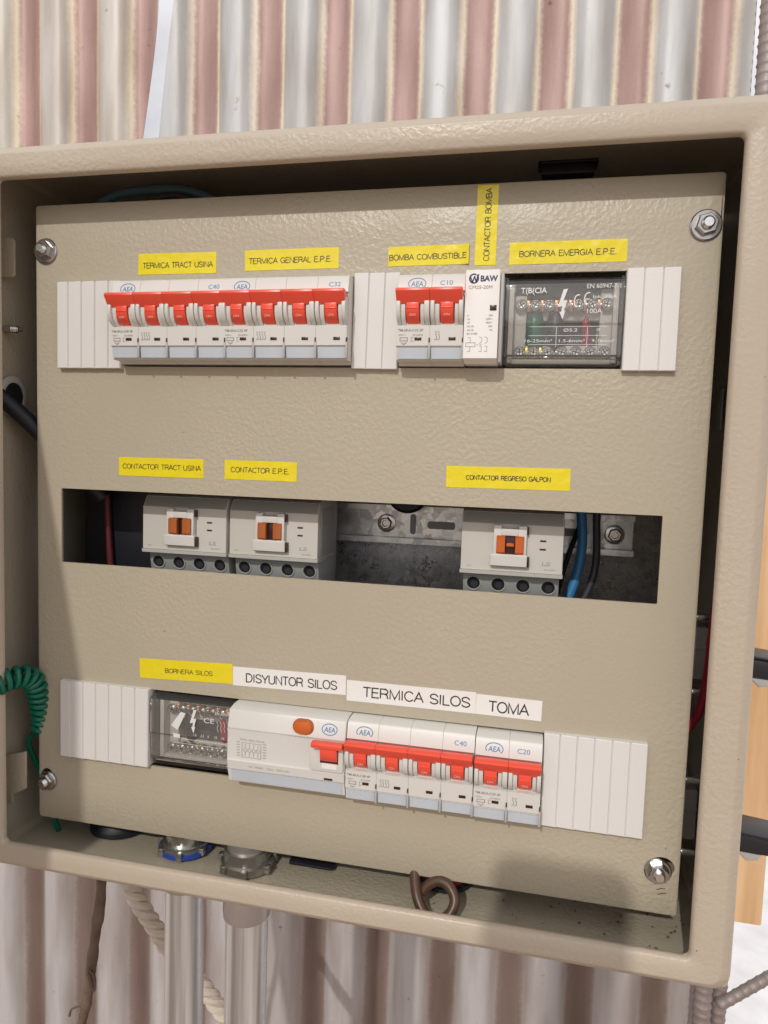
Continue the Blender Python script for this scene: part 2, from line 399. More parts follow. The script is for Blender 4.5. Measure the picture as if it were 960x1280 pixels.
class M:
    def caps(self, s, x, y, h, z, w, rot=0.0, weight=0.115, surf=None):
        adv = sum(GLYPH[c][0] for c in s)
        k = w / adv; ca, sa = math.cos(math.radians(rot)), math.sin(math.radians(rot))
        lw = weight * h
        off = 0.0
        zz = z
        for c in s:
            for st in GLYPH[c][1]:
                pts = [((off + a) * k, lw / 2 + b * (h - lw)) for a, b in st]
                P = [Vector((x + a * ca + b * sa, y + a * sa - b * ca)) for a, b in pts]
                closed = (P[0] - P[-1]).length < 1e-6
                if closed: P = P[:-1]
                n = len(P); lv = []
                for i in range(n):
                    a = P[i - 1] if (i or closed) else None
                    b = P[(i + 1) % n] if (i < n - 1 or closed) else None
                    d1 = (P[i] - a).normalized() if a is not None else None
                    d2 = (b - P[i]).normalized() if b is not None else None
                    d1 = d1 or d2; d2 = d2 or d1
                    n1 = Vector((-d1.y, d1.x)); n2 = Vector((-d2.y, d2.x))
                    mm = n1 + n2
                    mm = mm.normalized() if mm.length > .2 else n1
                    q = mm * (lw / 2) / max(.42, mm.dot(n1))
                    lv.append((self.v(*(P[i] + q), zz + (surf(*(P[i] + q)) if surf else 0)), self.v(*(P[i] - q), zz + (surf(*(P[i] - q)) if surf else 0))))
                for i in range(n if closed else n - 1):
                    a, b = lv[i], lv[(i + 1) % n]
                    self.face([a[0], b[0], b[1], a[1]])
            off += GLYPH[c][0]
        return self
    def __init__(self, o=(0, 0, 0)):
        self.bm = bmesh.new()
        self.o = Vector(o)
        self.mi = 0
    def v(self, x, y, z):
        return self.bm.verts.new((x, y, z))
    def face(self, vs):
        try:
            f = self.bm.faces.new(vs); f.material_index = self.mi
            return f
        except ValueError:
            return None
    def box(self, x0, x1, y0, y1, z0, z1, b=0.0, seg=2):
        c = [self.v(x, y, z) for z in (z0, z1) for y in (y0, y1) for x in (x0, x1)]
        fs = [self.face([c[i] for i in q]) for q in ((0, 1, 3, 2), (4, 6, 7, 5), (0, 4, 5, 1), (2, 3, 7, 6), (0, 2, 6, 4), (1, 5, 7, 3))]
        if b > 0:
            es = {e for f in fs for e in f.edges}
            r = bmesh.ops.bevel(self.bm, geom=list(es), offset=b, segments=seg, profile=0.5, affect='EDGES', clamp_overlap=True)
            for f in r['faces']:
                f.material_index = self.mi
        return self
    def prism(self, prof, a0, a1, axis='x', b=0.0, seg=2):
        """extrude a closed outline: axis x -> prof is (y,z); axis y -> (x,z); axis z -> (x,y)"""
        def P(p, a):
            return {'x': (a, p[0], p[1]), 'y': (p[0], a, p[1]), 'z': (p[0], p[1], a)}[axis]
        A = [self.v(*P(p, a0)) for p in prof]; B = [self.v(*P(p, a1)) for p in prof]
        fs = [self.face(A), self.face(B[::-1])]
        n = len(prof)
        for i in range(n):
            fs.append(self.face([A[i], B[i], B[(i + 1) % n], A[(i + 1) % n]]))
        if b > 0:
            es = set(fs[0].edges) | set(fs[1].edges)
            r = bmesh.ops.bevel(self.bm, geom=list(es), offset=b, segments=seg, profile=0.5, affect='EDGES', clamp_overlap=True)
            for f in r['faces']:
                f.material_index = self.mi
        return self
    def lathe(self, prof, c, axis=(0, 0, 1), seg=24, cap=True):
        """prof = [(radius, height along axis)]"""
        ax = Vector(axis).normalized()
        u = ax.orthogonal().normalized(); w = ax.cross(u)
        c = Vector(c); rings = []
        for r, h in prof:
            rings.append([self.v(*(c + ax * h + (u * math.cos(t) + w * math.sin(t)) * r)) for t in [2 * math.pi * i / seg for i in range(seg)]])
        for a, b in zip(rings, rings[1:]):
            for i in range(seg):
                self.face([a[i], a[(i + 1) % seg], b[(i + 1) % seg], b[i]])
        if cap:
            self.face(rings[0][::-1]); self.face(rings[-1])
        return self
    def tube(self, pts, r, seg=10, smooth=1, cap=True, rfun=None):
        pts = [Vector(p) for p in pts]
        if smooth:
            out = []
            P = [pts[0] * 2 - pts[1]] + pts + [pts[-1] * 2 - pts[-2]]
            for i in range(1, len(P) - 2):
                for k in range(smooth):
                    t = k / smooth
                    a, b, c, d = P[i - 1], P[i], P[i + 1], P[i + 2]
                    out.append(0.5 * ((2 * b) + (c - a) * t + (2 * a - 5 * b + 4 * c - d) * t * t + (3 * b - a - 3 * c + d) * t ** 3))
            out.append(pts[-1]); pts = out
        n = len(pts); rings = []
        t0 = (pts[1] - pts[0]).normalized(); u = t0.orthogonal().normalized()
        for i in range(n):
            t = (pts[min(i + 1, n - 1)] - pts[max(i - 1, 0)]).normalized()
            u = (u - t * u.dot(t)).normalized(); w = t.cross(u)
            rr = rfun(i / (n - 1)) * r if rfun else r
            rings.append([self.v(*(pts[i] + (u * math.cos(q) + w * math.sin(q)) * rr)) for q in [2 * math.pi * j / seg for j in range(seg)]])
        for a, b in zip(rings, rings[1:]):
            for j in range(seg):
                self.face([a[j], a[(j + 1) % seg], b[(j + 1) % seg], b[j]])
        if cap:
            self.face(rings[0][::-1]); self.face(rings[-1])
        return self
    def text(self, s, x, y, h, z, w=None, rot=0.0, bold=0.0, skew=0.0, center=False, surf=None):
        """x,y = left end of the baseline, h = cap height, w = total width; y is down"""
        vs, fs, x0, x1 = text_shape(s, bold)
        sy = h / 0.73; sx = (w / (x1 - x0)) if w else sy
        ca, sa = math.cos(math.radians(rot)), math.sin(math.radians(rot))
        nv = []
        for p in vs:
            a = (p.x - x0) * sx - ((x1 - x0) * sx / 2 if center else 0); b = p.y * sy
            a += b * skew
            X = x + a * ca + b * sa; Y = y + a * sa - b * ca
            nv.append(self.v(X, Y, z + (surf(X, Y) if surf else 0.0)))
        for f in fs:
            self.face([nv[i] for i in f])
        return self
    def stroke(self, pts, w, z, closed=False):
        n = len(pts)
        for i in range(n if closed else n - 1):
            a = Vector(pts[i]); b = Vector(pts[(i + 1) % n])
            d = (b - a)
            if d.length == 0: continue
            d.normalize(); q = Vector((-d.y, d.x)) * w / 2; e = d * w * 0.4
            self.face([self.v(*p, z) for p in ((a - e + q), (b + e + q), (b + e - q), (a - e - q))])
        return self
    def arc(self, cx, cy, rx, ry, w, z, a0=0, a1=360, seg=28):
        A = []; 
        for i in range(seg + 1):
            t = math.radians(a0 + (a1 - a0) * i / seg)
            A.append((self.v(cx + (rx - w / 2) * math.cos(t), cy + (ry - w / 2) * math.sin(t), z), self.v(cx + (rx + w / 2) * math.cos(t), cy + (ry + w / 2) * math.sin(t), z)))
        for a, b in zip(A, A[1:]):
            self.face([a[0], a[1], b[1], b[0]])
        return self
    def flat(self, pts, z):
        self.face([self.v(p[0], p[1], z) for p in pts]); return self
    def build(self, name, mats, parent=None, angle=35, recalc=True, jitter=None):
        bm = self.bm
        if recalc:
            bmesh.ops.recalc_face_normals(bm, faces=bm.faces[:])
        o = self.o
        for v in bm.verts:
            p = v.co - o
            v.co = Vector((p.x / 1000, -p.z / 1000, -p.y / 1000))
        for f in bm.faces:
            f.normal_flip(); f.smooth = True
        if recalc:
            bmesh.ops.recalc_face_normals(bm, faces=bm.faces[:])
        me = bpy.data.meshes.new(name)
        bm.to_mesh(me); bm.free()
        me.set_sharp_from_angle(angle=math.radians(angle))
        for k in ([mats] if isinstance(mats, str) else mats):
            me.materials.append(MAT[k])
        ob = bpy.data.objects.new(name, me)
        COL.objects.link(ob)
        if parent is not None:
            ob.parent = parent
        else:
            ob.location = W3(*o)
        return ob

def flatbuild(m, name, mats, parent):
    """flat printing: all faces look out of the plate"""
    for f in m.bm.faces:
        f.normal_update()
        if f.normal.z < 0: f.normal_flip()
    return m.build(name, mats, parent, recalc=False)

def tag(o, label, cat, group=None, kind=None):
    if label: o['label'] = label
    if cat: o['category'] = cat
    if group: o['group'] = group
    if kind: o['kind'] = kind
    return o

def thing(name, label, cat, at, group=None):
    o = bpy.data.objects.new(name, None)
    o.empty_display_size = 0.02
    COL.objects.link(o)
    o.location = W3(*at)
    return tag(o, label, cat, group)

def rounded_rect(x0, x1, y0, y1, r, seg=5):
    pts = []
    for cx, cy, a in ((x1 - r, y0 + r, -90), (x1 - r, y1 - r, 0), (x0 + r, y1 - r, 90), (x0 + r, y0 + r, 180)):
        for i in range(seg + 1):
            t = math.radians(a + 90 * i / seg)
            pts.append((cx + r * math.cos(t), cy + r * math.sin(t)))
    return pts

# ------------------------------------------------------------------ setting: ground
def ground():
    m = M((0, 1300, 0))
    a = 60000
    m.flat([(-a, -a), (a, -a), (a, a), (-a, a)], 0)
    for v in m.bm.verts:
        v.co = Vector((v.co.x, 1300, v.co.y))
    tag(m.build('ground', 'soil'), None, None, kind='structure')
    m = M((0, 1296, 0))
    m.box(520, 5200, 1290, 1330, -7500, -470, 4)
    tag(m.build('concrete_slab', 'concrete'), None, None, kind='structure')
ground()

# ------------------------------------------------------------------ corrugated wall behind
WALL_Z = -365.0
def sheet(y0, y1, x0, x1, cuts, name, label, dz=0.0, mt='corrugated_zinc'):
    m = M((0, 0, WALL_Z))
    p = PITCH * 1000
    nx = int((x1 - x0) / p * 20)
    ys = [y0 + (y1 - y0) * i / 6 for i in range(7)]
    G = []
    for j, y in enumerate(ys):
        row = []
        for i in range(nx + 1):
            x = x0 + (x1 - x0) * i / nx
            c = math.cos(2 * math.pi * x / p)
            z = WALL_Z - 8.0 * math.tanh(1.7 * c) / math.tanh(1.7) + dz + 0.6 * math.sin(x * 0.013 + y * 0.004)
            row.append(m.v(x, y, z))
        G.append(row)
    for j in range(len(ys) - 1):
        for i in range(nx):
            m.face([G[j][i], G[j][i + 1], G[j + 1][i + 1], G[j + 1][i]])
    for co, no in cuts:
        bmesh.ops.bisect_plane(m.bm, geom=m.bm.verts[:] + m.bm.edges[:] + m.bm.faces[:], plane_co=(co[0], co[1], 0), plane_no=(no[0], no[1], 0), clear_outer=True)
    # sheet thickness
    r = bmesh.ops.extrude_face_region(m.bm, geom=m.bm.faces[:])
    for g in r['geom']:
        if isinstance(g, bmesh.types.BMVert): g.co.z -= 0.7
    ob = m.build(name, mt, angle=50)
    return tag(ob, label, 'metal sheet')
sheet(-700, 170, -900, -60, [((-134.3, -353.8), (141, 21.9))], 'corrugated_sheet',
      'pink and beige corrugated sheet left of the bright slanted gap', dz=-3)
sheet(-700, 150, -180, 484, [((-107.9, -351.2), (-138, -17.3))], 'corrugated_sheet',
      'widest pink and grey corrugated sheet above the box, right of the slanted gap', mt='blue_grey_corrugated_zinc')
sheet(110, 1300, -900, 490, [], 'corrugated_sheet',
      'brown and grey corrugated sheet below the box, behind the conduits', dz=-2.2, mt='shaded_corrugated_zinc')

# ------------------------------------------------------------------ enclosure
ENC = (195, 404, -60)
enclosure = thing('electrical_enclosure', 'beige painted steel electrical box standing open in front of the corrugated wall', 'electrical box', ENC)
IX0, IX1, IY0, IY1 = -4.6, 391.4, -6.0, 389.7
OX0, OX1, OY0, OY1 = -22.5, 412.0, -24.5, 405.2
def sweep_rect(m, prof, seg=6):
    """prof = [(t, z, r)]: t 0 = opening edge, 1 = outer edge; r = corner radius of that loop"""
    loops = []
    for t, z, r in prof:
        x0 = IX0 + (OX0 - IX0) * t; x1 = IX1 + (OX1 - IX1) * t
        y0 = IY0 + (OY0 - IY0) * t; y1 = IY1 + (OY1 - IY1) * t
        loops.append([m.v(x, y, z) for x, y in rounded_rect(x0, x1, y0, y1, r, seg)])
    for a, b in zip(loops, loops[1:]):
        n = len(a)
        for i in range(n):
            m.face([a[i], a[(i + 1) % n], b[(i + 1) % n], b[i]])
m = M(ENC)
sweep_rect(m, [(0.93, 22.2, 3), (0.06, 22.2, 3), (0.0, 22.8, 3), (0.0, 24.6, 3), (0.03, 26.2, 3.5), (0.09, 27, 4), (0.40, 27.2, 5), (0.67, 27.4, 6), (0.70, 27.35, 6.5), (0.73, 27.0, 7),
               (0.92, 24.6, 8), (0.97, 22.8, 8.5), (1.0, 19.5, 9), (1.0, 12, 9)])
m.build('rim', 'beige_rim_coat', enclosure, angle=60)
m = M(ENC)
sweep_rect(m, [(0.94, 22.0, 3), (0.94, -150, 3), (1.0, -152, 6), (1.0, 11.8, 9)])
m.build('body', 'beige_powder_coat', enclosure, angle=50)
m = M(ENC)
m.box(-20.5, 410.3, -22.5, 403, -153.2, -150.5)
m.build('back', 'beige_powder_coat', enclosure)
# hinge leaves welded inside the left wall
for prof in (rounded_rect(-27, -10.8, 20.3, 43.6, 2.2, 4), [(-21.2, 345.6), (-17, 344.2), (-5.6, 340.8), (-5.2, 341.4), (-5.2, 365.2), (-15.6, 370.6), (-15.6, 376), (-21.2, 378.2)]):
    m = M(ENC)
    m.prism([(max(a, -21.0), b) for a, b in prof], 3.6, 5.2, 'z', 0.35)
    m.build('hinge', 'beige_powder_coat', enclosure)
# open door, swung out past a right angle
m = M(ENC)
ang = math.radians(90)
dx, dz = math.cos(ang), math.sin(ang)
def dp(s, t):
    return (-27 + s * dx - t * dz, 27 + s * dz + t * dx)
pr = [dp(0, 0), dp(430, 0), dp(430, 16), dp(428, 16), dp(428, 2), dp(2, 2), dp(2, 16), dp(0, 16)]
m.prism(pr, OY0 + 2, OY1 - 2, 'y')
m.build('door', 'beige_powder_coat', enclosure)

# ------------------------------------------------------------------ mounting plate inside
PL = (195, 380, -104)
plate = thing('mounting_plate', 'spangled galvanised back plate seen through the long middle slot', 'metal plate', PL)
m = M(PL); m.box(2, 388, 10, 380, -106, -104, 0.5); m.build('sheet', 'galvanised_plate', plate)

def hat_rail(x0, x1, y0, y1, label, detail):
    o = (x0, (y0 + y1) / 2, -85)
    t = thing('din_rail', label, 'mounting rail', o, 'rails behind the cover plate')
    m = M(o)
    h = y1 - y0; f = 0.24 * h
    prof = [(y0, -84), (y0 + f * .6, -84), (y0 + f * .6, -91.5), (y1 - f * .6, -91.5), (y1 - f * .6, -84), (y1, -84), (y1, -85), (y1 - f * .6 + 1, -85), (y1 - f * .6 + 1, -92.5), (y0 + f * .6 - 1, -92.5), (y0 + f * .6 - 1, -85), (y0, -85)]
    m.prism(prof, x0, x1, 'x')
    m.build('channel', 'din_rail_zinc', t, angle=25)
    if detail:
        yc = (y0 + y1) / 2
        m = M(o)
        for a, b, hh in detail['slots']:
            m = M(o); m.prism(rounded_rect(a, b, yc - hh, yc + hh, 1.9), -91.4, -91.2, 'z')
            m.build('slot', 'slot_zinc', t)
        for a in detail['bolts']:
            b = M(o)
            b.lathe([(6.3, 0), (6.3, 1.2), (5.2, 1.5)], (a, yc, -91.3), seg=28)
            b.lathe([(4.4, 1.5), (4.4, 4.2), (3.6, 4.8), (2.6, 4.8), (2.2, 3.2)], (a, yc, -91.3), seg=6)
            b.build('bolt', 'zinc_bolt', t)
    return t
hat_rail(120, 368, 178, 204, 'zinc rail with slots and bolts behind the contactors in the middle slot',
         dict(slots=[(234, 253, 2.6), (320, 334, 2.6), (222, 226, 7), (260, 264, 7)], bolts=[205.5, 356.5]))

# ------------------------------------------------------------------ cover plate with three rows of cut-outs
PW, PH = 390.0, 385.6
CP = (195, 385.6, 0)
cover_plate = thing('cover_plate', 'beige inner cover plate with three cut-outs, fixed by four corner nuts', 'cover plate', CP)
CUTS = [(17.9, 370.4, 47.0, 96.6), (17.6, 370.1, 171.3, 217.6), (17.9, 369.5, 292.7, 341.5)]
NUTS = [(7.7, 27.5), (381.6, 26.0), (7.6, 360.1), (378.7, 361.0)]
HOLES = [(8.6, 27.5, 5.0, 4.0), (383.0, 26.6, 6.0, 4.2), (6.6, 357.5, 4.5, 5.2), (380.6, 358.8, 6.6, 5.4)]
def make_cover():
    m = M(CP); bm = m.bm
    R = 1.3
    outer = [(R, PW - R, R, PH - R, 1.2, 0.0), (0.42, PW - .42, .42, PH - .42, 1.8, -0.40), (0, PW, 0, PH, 2.2, -R), (0, PW, 0, PH, 2.2, -14)]
    loops = [[m.v(x, y, z) for x, y in rounded_rect(a, b, c, d, r, 4)] for a, b, c, d, r, z in outer]
    for A, B in zip(loops, loops[1:]):
        n = len(A)
        for i in range(n): m.face([A[i], A[(i + 1) % n], B[(i + 1) % n], B[i]])
    edges = []
    def ring(vs):
        for i in range(len(vs)):
            a, b = vs[i], vs[(i + 1) % len(vs)]
            edges.append(bm.edges.get((a, b)) or bm.edges.new((a, b)))
    ring(loops[0])
    for x0, x1, y0, y1 in CUTS:
        a = [m.v(x, y, 0) for x, y in rounded_rect(x0, x1, y0, y1, 0.6, 2)]
        b = [m.v(x, y, -1.6) for x, y in rounded_rect(x0, x1, y0, y1, 0.6, 2)]
        for i in range(len(a)): m.face([a[i], a[(i + 1) % len(a)], b[(i + 1) % len(a)], b[i]])
        ring(a)
    for hx, hy, rx, ry in HOLES:
        P = [(hx + rx * math.cos(t), hy + ry * math.sin(t)) for t in [2 * math.pi * i / 24 for i in range(24)]]
        a = [m.v(x, y, 0) for x, y in P]; b = [m.v(x, y, -1.6) for x, y in P]
        for i in range(24): m.face([a[i], a[(i + 1) % 24], b[(i + 1) % 24], b[i]])
        ring(a)
    bmesh.ops.triangle_fill(bm, use_beauty=True, use_dissolve=False, edges=edges)
    m.build('plate', 'beige_powder_coat', cover_plate, angle=30)
make_cover()
def nut(x, y, washer, tilt):
    n = M(CP)
    ax = Vector((tilt[0], tilt[1], 1)).normalized()
    n.lathe([(4.9, 1.4), (5.6, 1.5), (5.6, 3.6), (4.9, 4.5), (3.3, 4.5)], (x, y, 0), ax, seg=6)
    nu = n.build('nut', 'zinc_bolt', cover_plate, angle=25)
    w = M(CP); w.lathe([(washer, 0.15), (washer, 1.1), (washer - .6, 1.6), (3.5, 1.6)], (x, y, 0), ax, seg=32)
    ww = w.build('washer', 'zinc_bolt', cover_plate)
    s = M(CP)
    pr = [(3.0, 1)]
    for k in range(4):
        pr += [(3.05, 4.0 + k * .7), (2.65, 4.35 + k * .7)]
    pr += [(2.2, 6.9)]
    s.lathe(pr, (x, y, 0), ax, seg=18)
    ss = s.build('stud', 'screw_steel', cover_plate, angle=20)
    for k in (ww, ss): k.parent = nu
nut(*NUTS[0], 7.6, (0.03, -0.05)); nut(*NUTS[1], 7.6, (0.04, 0.02)); nut(*NUTS[2], 6.3, (-0.05, 0.03)); nut(*NUTS[3], 7.0, (0.02, 0.05))

for pts in ([(379, 371.6), (381, 370.9), (383, 370.6)], [(379.6, 374.3), (381.4, 373.5), (383.6, 373.0)]):
    k = M(CP); k.stroke(pts, .55, 0.03); flatbuild(k, 'scratch', 'rusty_stick', cover_plate)
# ------------------------------------------------------------------ stickers
def sticker(x0, x1, y0, y1, s, tx0, tx1, ty, h, colour, label, rot=0.0, vertical=False, bold=0.0, curl=0.0, group='name stickers on the cover plate'):
    cx, cy = (x0 + x1) / 2, (y0 + y1) / 2
    t = thing('name_sticker', label, 'sticker', (cx, cy, 0), group)
    nx, ny = (6, 24) if vertical else (28, 6)
    def zf(x, y):
        u = (x - x0) / (x1 - x0)
        return 0.05 + 0.10 * math.sin(x * 0.21 + y * 0.4) ** 2 + curl * max(0, (u - 0.85) / 0.15) ** 2
    ca, sa = math.cos(math.radians(rot)), math.sin(math.radians(rot))
    def rt(x, y):
        return (cx + (x - cx) * ca - (y - cy) * sa, cy + (x - cx) * sa + (y - cy) * ca)
    m = M((cx, cy, 0))
    G = []
    for j in range(ny + 1):
        r = []
        for i in range(nx + 1):
            x = x0 + (x1 - x0) * i / nx; y = y0 + (y1 - y0) * j / ny
            X, Y = rt(x, y)
            r.append(m.v(X, Y, 0.12 + zf(x, y)))
        G.append(r)
    for j in range(ny):
        for i in range(nx):
            m.face([G[j][i], G[j][i + 1], G[j + 1][i + 1], G[j + 1][i]])
    bm = m.bm
    e = bmesh.ops.extrude_edge_only(bm, edges=[q for q in bm.edges if q.is_boundary])
    for g in e['geom']:
        if isinstance(g, bmesh.types.BMVert): g.co.z = 0.005
    m.build('tape', colour + '_tape', t, angle=60)
    k = M((cx, cy, 0))
    if vertical:
        k.caps(s, tx0, ty, h, 0.33, tx1, -90 + rot, .115 + bold)
    else:
        X, Y = rt(tx0, ty)
        k.caps(s, X, Y, h, 0.33 + curl * .02, tx1 - tx0, rot, .115 + bold, (lambda X_, Y_: curl * max(0, ((X_ - x0) / (x1 - x0) - 0.85) / 0.15) ** 2) if curl else None)
    flatbuild(k, 'lettering', 'ink_black', t)
    return t
Y_, W_ = 'yellow', 'white'
sticker(69.9, 119.5, 31.0, 43.0, 'TERMICA TRACT USINA', 72.8, 117.5, 39.6, 3.4, Y_, 'yellow sticker reading TERMICA TRACT USINA above the leftmost breaker of the top row', rot=0.2)
sticker(137.2, 192.8, 30.8, 42.2, 'TERMICA GENERAL E.P.E.', 139.6, 189.0, 38.6, 3.3, Y_, 'yellow sticker reading TERMICA GENERAL E.P.E. above the second breaker', rot=-0.2)
sticker(220.8, 264.8, 31.4, 41.8, 'BOMBA COMBUSTIBLE', 221.2, 263.6, 38.8, 3.1, Y_, 'yellow sticker reading BOMBA COMBUSTIBLE with a lifted right corner', rot=-0.3, curl=1.3)
sticker(267.9, 279.0, 1.3, 42.5, 'CONTACTOR BOMBA', 275.6, 37.6, 40.5, 3.3, Y_, 'upright yellow sticker reading CONTACTOR BOMBA, its letters turned sideways', rot=0.2, vertical=True)
sticker(286.0, 345.1, 31.2, 42.6, 'BORNERA EMERGIA E.P.E.', 291.0, 340.2, 38.9, 3.2, Y_, 'yellow sticker reading BORNERA EMERGIA E.P.E. above the clear terminal block', rot=-0.2)
sticker(57.5, 113.1, 150.6, 161.8, 'CONTACTOR TRACT USINA', 60.0, 111.6, 157.6, 3.2, Y_, 'yellow sticker reading CONTACTOR TRACT USINA above the left end of the middle slot', rot=-0.3)
sticker(126.6, 171.1, 150.3, 161.5, 'CONTACTOR E.P.E.', 130.4, 166.8, 157.4, 3.2, Y_, 'short yellow sticker reading CONTACTOR E.P.E. above the second contactor', rot=0.1)
sticker(257.2, 323.0, 149.0, 160.7, 'CONTACTOR REGRESO GALPON', 268.0, 313.0, 156.4, 2.7, Y_, 'long yellow sticker reading CONTACTOR REGRESO GALPON in small bold letters', rot=-0.5, bold=0.03)
sticker(72.2, 133.6, 272.9, 285.0, 'BORNERA SILOS', 89.2, 120.8, 281.0, 2.9, Y_, 'yellow sticker reading BORNERA SILOS above the bottom row', rot=-2.0)
sticker(133.8, 203.8, 272.6, 284.0, 'DISYUNTOR SILOS', 142.0, 198.6, 281.6, 5.6, W_, 'white sticker reading DISYUNTOR SILOS between a yellow and a white sticker', rot=-1.0)
sticker(204.4, 278.6, 274.2, 286.3, 'TERMICA SILOS', 214.0, 275.6, 283.4, 6.2, W_, 'white sticker reading TERMICA SILOS above the four pole breaker of the bottom row', rot=-0.2)
sticker(278.7, 314.4, 275.0, 286.3, 'TOMA', 285.6, 307.6, 284.4, 6.5, W_, 'shortest white sticker, reading TOMA', rot=0.6)

# ------------------------------------------------------------------ ribbed blanking covers
def blank(x0, x1, y0, y1, label, first=9.0, rot=0.0):
    o = ((x0 + x1) / 2, y1, 0)
    t = M(o)
    xs = []; x = x0 + first
    while x < x1 - 1.5:
        xs.append(x); x += 9.0
    prof = [(x0, -6), (x0, 3.0), (x0 + .5, 3.6)]
    for g in xs:
        prof += [(g - .55, 3.9), (g - .1, 2.9), (g + .35, 3.5)]
    prof += [(x1 - .5, 3.9), (x1, 3.2), (x1, -6)]
    t.prism(prof, y0, y1, 'y', 0.5)
    ob = t.build('blanking_cover', 'white_plastic', angle=22)
    ob.rotation_euler = (0, math.radians(rot), 0)
    return tag(ob, label, 'blank cover', 'white blanking covers')
blank(17.4, 60.3, 46.8, 98.0, 'white ribbed blank cover at the left end of the top row', 8.0)
blank(202.3, 228.2, 45.9, 97.6, 'narrow white blank cover of three ribs between two red breakers in the top row', 8.6, rot=0.6)
blank(345.4, 371.4, 46.6, 97.8, 'narrow white blank cover at the right end of the top row', 8.6)
blank(18.6, 80.0, 292.0, 341.0, 'widest white ribbed blank cover, at the left end of the bottom row', 7.5)
blank(316.2, 369.6, 291.6, 343.2, 'wide white ribbed blank cover at the right end of the bottom row', 8.6)

# ------------------------------------------------------------------ miniature circuit breakers
def arc_prof(y0, y1, zmax, zb=11.5):
    L = y1 - y0
    return [(y0, zb), (y0 + .04 * L, zb + (zmax - zb) * .72), (y0 + .16 * L, zb + (zmax - zb) * .93), (y0 + .32 * L, zmax), (y0 + .5 * L, zmax - .1), (y0 + .68 * L, zb + (zmax - zb) * .86), (y0 + .85 * L, zb + (zmax - zb) * .58), (y1, zb)]

